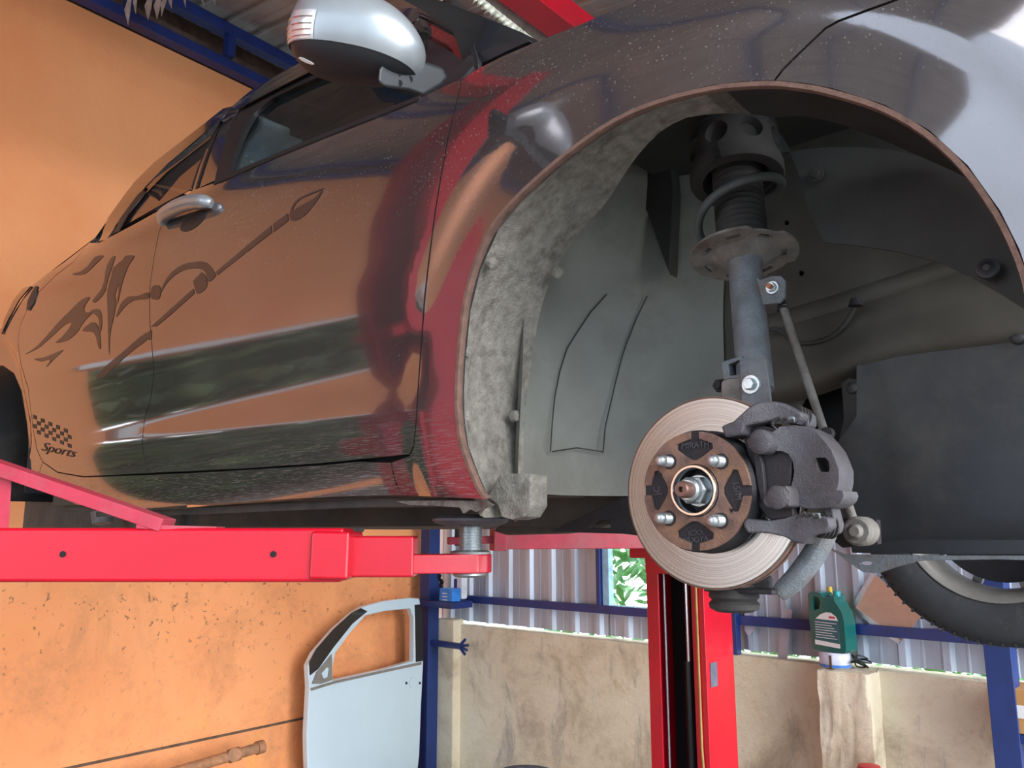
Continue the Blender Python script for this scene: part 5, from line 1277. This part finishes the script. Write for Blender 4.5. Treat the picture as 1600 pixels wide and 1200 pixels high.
for i in range(3):
    bm = B(); q, zz = BP(690, 927+i*5, .195); add_box(bm, b_(q+.03, .192, zz), (.05, .002, .006), RB); bm.transform(Matrix.Translation(-bx.location)); obj('printed_line', bm, 'white', bx)
wb = box_px('oil_bottle', 709, 899, 722, 936, .09, .06, simple('white_jug', S(214, 220, 232), .4), 'white bottle with dark blue label on the shelf beside the left post', 'bottle', .015)
bm = B(); q, zz = BP(712, 916, .09); add_box(bm, b_(q, .092, zz), (.03, .003, .10), RB); bm.transform(Matrix.Translation(-wb.location)); obj('bottle_label', bm, simple('navy_label', S(34, 48, 110), .5), wb)
c = b_(BP(672, 915, .05)[0], .05, z_s+.045+.05); pts = [c+RB @ Vector((random.uniform(-.10, .16), random.uniform(-.04, .04), random.uniform(-.03, .12))) for _ in range(22)]
bm = B(); add_tube(bm, catmull([tuple(p) for p in pts], 5), .014, 8); tag(obj('rubber_hose', bm, 'seal'), 'bundle of black rubber hose on the shelf behind the blue box', 'hose')
# splayed blue clamp sticking out of the left post
bm = B(); P0 = b_(sP+.05, .13, BP(690, 1006, .13)[1]); sx_ = BP(722, 1006, .13)[0]; P1 = b_(sx_, .13, P0.z)
add_tube(bm, [P0, P1], .022, 8); cl = obj('wall_clamp', bm, 'blue'); tag(cl, 'dark blue splayed pipe clamp sticking out from the left post', 'clamp')
for dz, dx in ((.05, .03), (-.05, .03), (.015, .06), (-.02, .05)):
    bm = B(); add_tube(bm, [P1-dB*.03, P1+dB*dx+Zv*dz], .010, 8); bm.transform(Matrix.Translation(-cl.location)); obj('prong', bm, 'blue', cl)
# round rim low behind, and a red cap
c = CAMP+ray(822, 1210)*4.2; bm = B(); add_lathe(bm, Vector((c.x, c.y, 0)), Zv, [(0, 0), (.14, 0), (.15, c.z-.02), (.155, c.z), (.150, c.z+.008), (.13, c.z), (.125, c.z-.04), (0, c.z-.04)], 40)
tag(obj('drum', bm, simple('grey_drum', S(84, 86, 94), .4, .3)), 'grey round drum whose rim shows at the bottom below the rendered wall', 'drum')
c = CAMP+ray(1358, 1196)*3.6; bm = B(); add_lathe(bm, Vector((c.x, c.y, 0)), Zv, [(0, 0), (.07, 0), (.07, c.z-.05), (.045, c.z), (0, c.z+.01)], 24)
tag(obj('red_canister', bm, simple('red_plastic', S(180, 40, 50), .4)), 'red canister whose top just shows at the bottom under the wall pillar', 'canister')
# dry leaves hanging below the roof at the top left
hangc = empty('dry_leaf_bunch', OW(240, -10, .25)); tag(hangc, 'bunch of pale dry pointed leaves hanging under the roof at the upper left', 'dried leaves')
lm = simple('dry_leaf', S(176, 150, 140), .8)
for (x, y, x2, y2, w_) in ((203, -5, 200, 40, 5), (214, -12, 212, 22, 3), (236, -8, 231, 32, 6), (250, -8, 245, 30, 6), (262, -12, 252, 26, 4), (268, -8, 268, 14, 3), (292, -8, 290, 12, 2), (318, -6, 319, 10, 2), (338, -6, 336, 8, 2)):
    a = OW(x, y, .25); b = OW(x2, y2, .27); m = (a+b)/2-Vector((.01, 0, 0)); wv = dO*(w_*.0032)
    bm = B(); vs = [bm.verts.new(p-hangc.location) for p in (a-wv*.5, m-wv, b, m+wv, a+wv*.5)]; bm.faces.new(vs)
    r_ = bmesh.ops.extrude_face_region(bm, geom=list(bm.faces)); 
    for v in [e for e in r_['geom'] if isinstance(e, bmesh.types.BMVert)]: v.co += nO*.003
    bmesh.ops.recalc_face_normals(bm, faces=bm.faces)
    obj('leaf', bm, lm, hangc, smooth=0)
# bunting and clear plastic fringe under the roof, top centre
def far(x, y, d): r = ray(x, y); return CAMP+r*(d/r.y)
bm = B(); q = [(738, 2), (748, 14), (759, -20), (704, -20), (712, 4), (725, 6)]
add_hex(bm, [far(x, y, 4.0) for x, y in [(650, -12), (672, 8), (690, 4), (702, -16)]], [far(x, y, 4.01) for x, y in [(650, -12), (672, 8), (690, 4), (702, -16)]])
bn = obj('bunting', bm, simple('cream_cloth', S(226, 204, 160), .8), smooth=0); tag(bn, 'cream and red triangular cloth sign hanging under the roof above the windscreen', 'bunting')
bm = B(); add_hex(bm, [far(x, y, 3.985) for x, y in [(632, -14), (648, 5), (662, -14)]], [far(x, y, 3.99) for x, y in [(632, -14), (648, 5), (662, -14)]]); bm.transform(Matrix.Translation(-bn.location)); obj('red_cloth', bm, simple('red_cloth', S(210, 70, 70), .8), bn, smooth=0)
bm = B(); prev = None
for i in range(40):
    t = i/39; x = 742+(838-742)*t; y_ = -12+(64+12)*t; z_ = 10+4*sin(i*2.4)
    a = far(x, y_, 2.7); b = far(x-z_*.9, y_+z_*.9, 2.7+.02*sin(i*1.9)); cur = (bm.verts.new(a), bm.verts.new(b))
    if prev: bm.faces.new((prev[0], cur[0], cur[1], prev[1]))
    prev = cur
o = obj('plastic_fringe', bm, simple('milky_plastic', S(214, 216, 200), .35)); md = o.modifiers.new('s', 'SOLIDIFY'); md.thickness = .003
tag(o, 'milky crinkled plastic fringe hanging along the blue roof beam', 'plastic sheet')
# what the paintwork reflects: hedge and yard outside the wide doorway, added walls behind the camera
bm = B()
add_box(bm, o_(7, -2.9, 1.3), (9, .5, 2.6), RO)
for i in range(2200):
    s = random.uniform(3, 11.5); z = random.uniform(.0, 3.0); of = -random.uniform(1.2, 2.4)
    c = o_(s, of, z); R = Matrix.Rotation(random.uniform(0, 6.28), 3, 'Z') @ Matrix.Rotation(random.uniform(-1.2, 1.2), 3, 'X'); l = random.uniform(.12, .25); q = l*.5
    vs = [bm.verts.new(c+R @ Vector(t)) for t in ((-l, 0, 0), (-l*.1, q, .006), (l, 0, 0), (-l*.1, -q, .006))]; bm.faces.new(vs)
tag(obj('hedge', bm, simple('dark_hedge', S(74, 104, 66), .6), smooth=0), 'green hedge outside the wide doorway, mirrored in the car doors', 'hedge', kind='stuff')
bm = B(); add_box(bm, (1.5, -9.5, 1.2), (16, .25, 2.4)); add_box(bm, (-4.2, -8, 3.1), (13.4, .3, 6.2)); struct('wall_sky_screen', bm, simple('sky_screen_paint', S(196, 210, 222), .9))  # unseen walls added to screen bright sky from the bumper's reflection
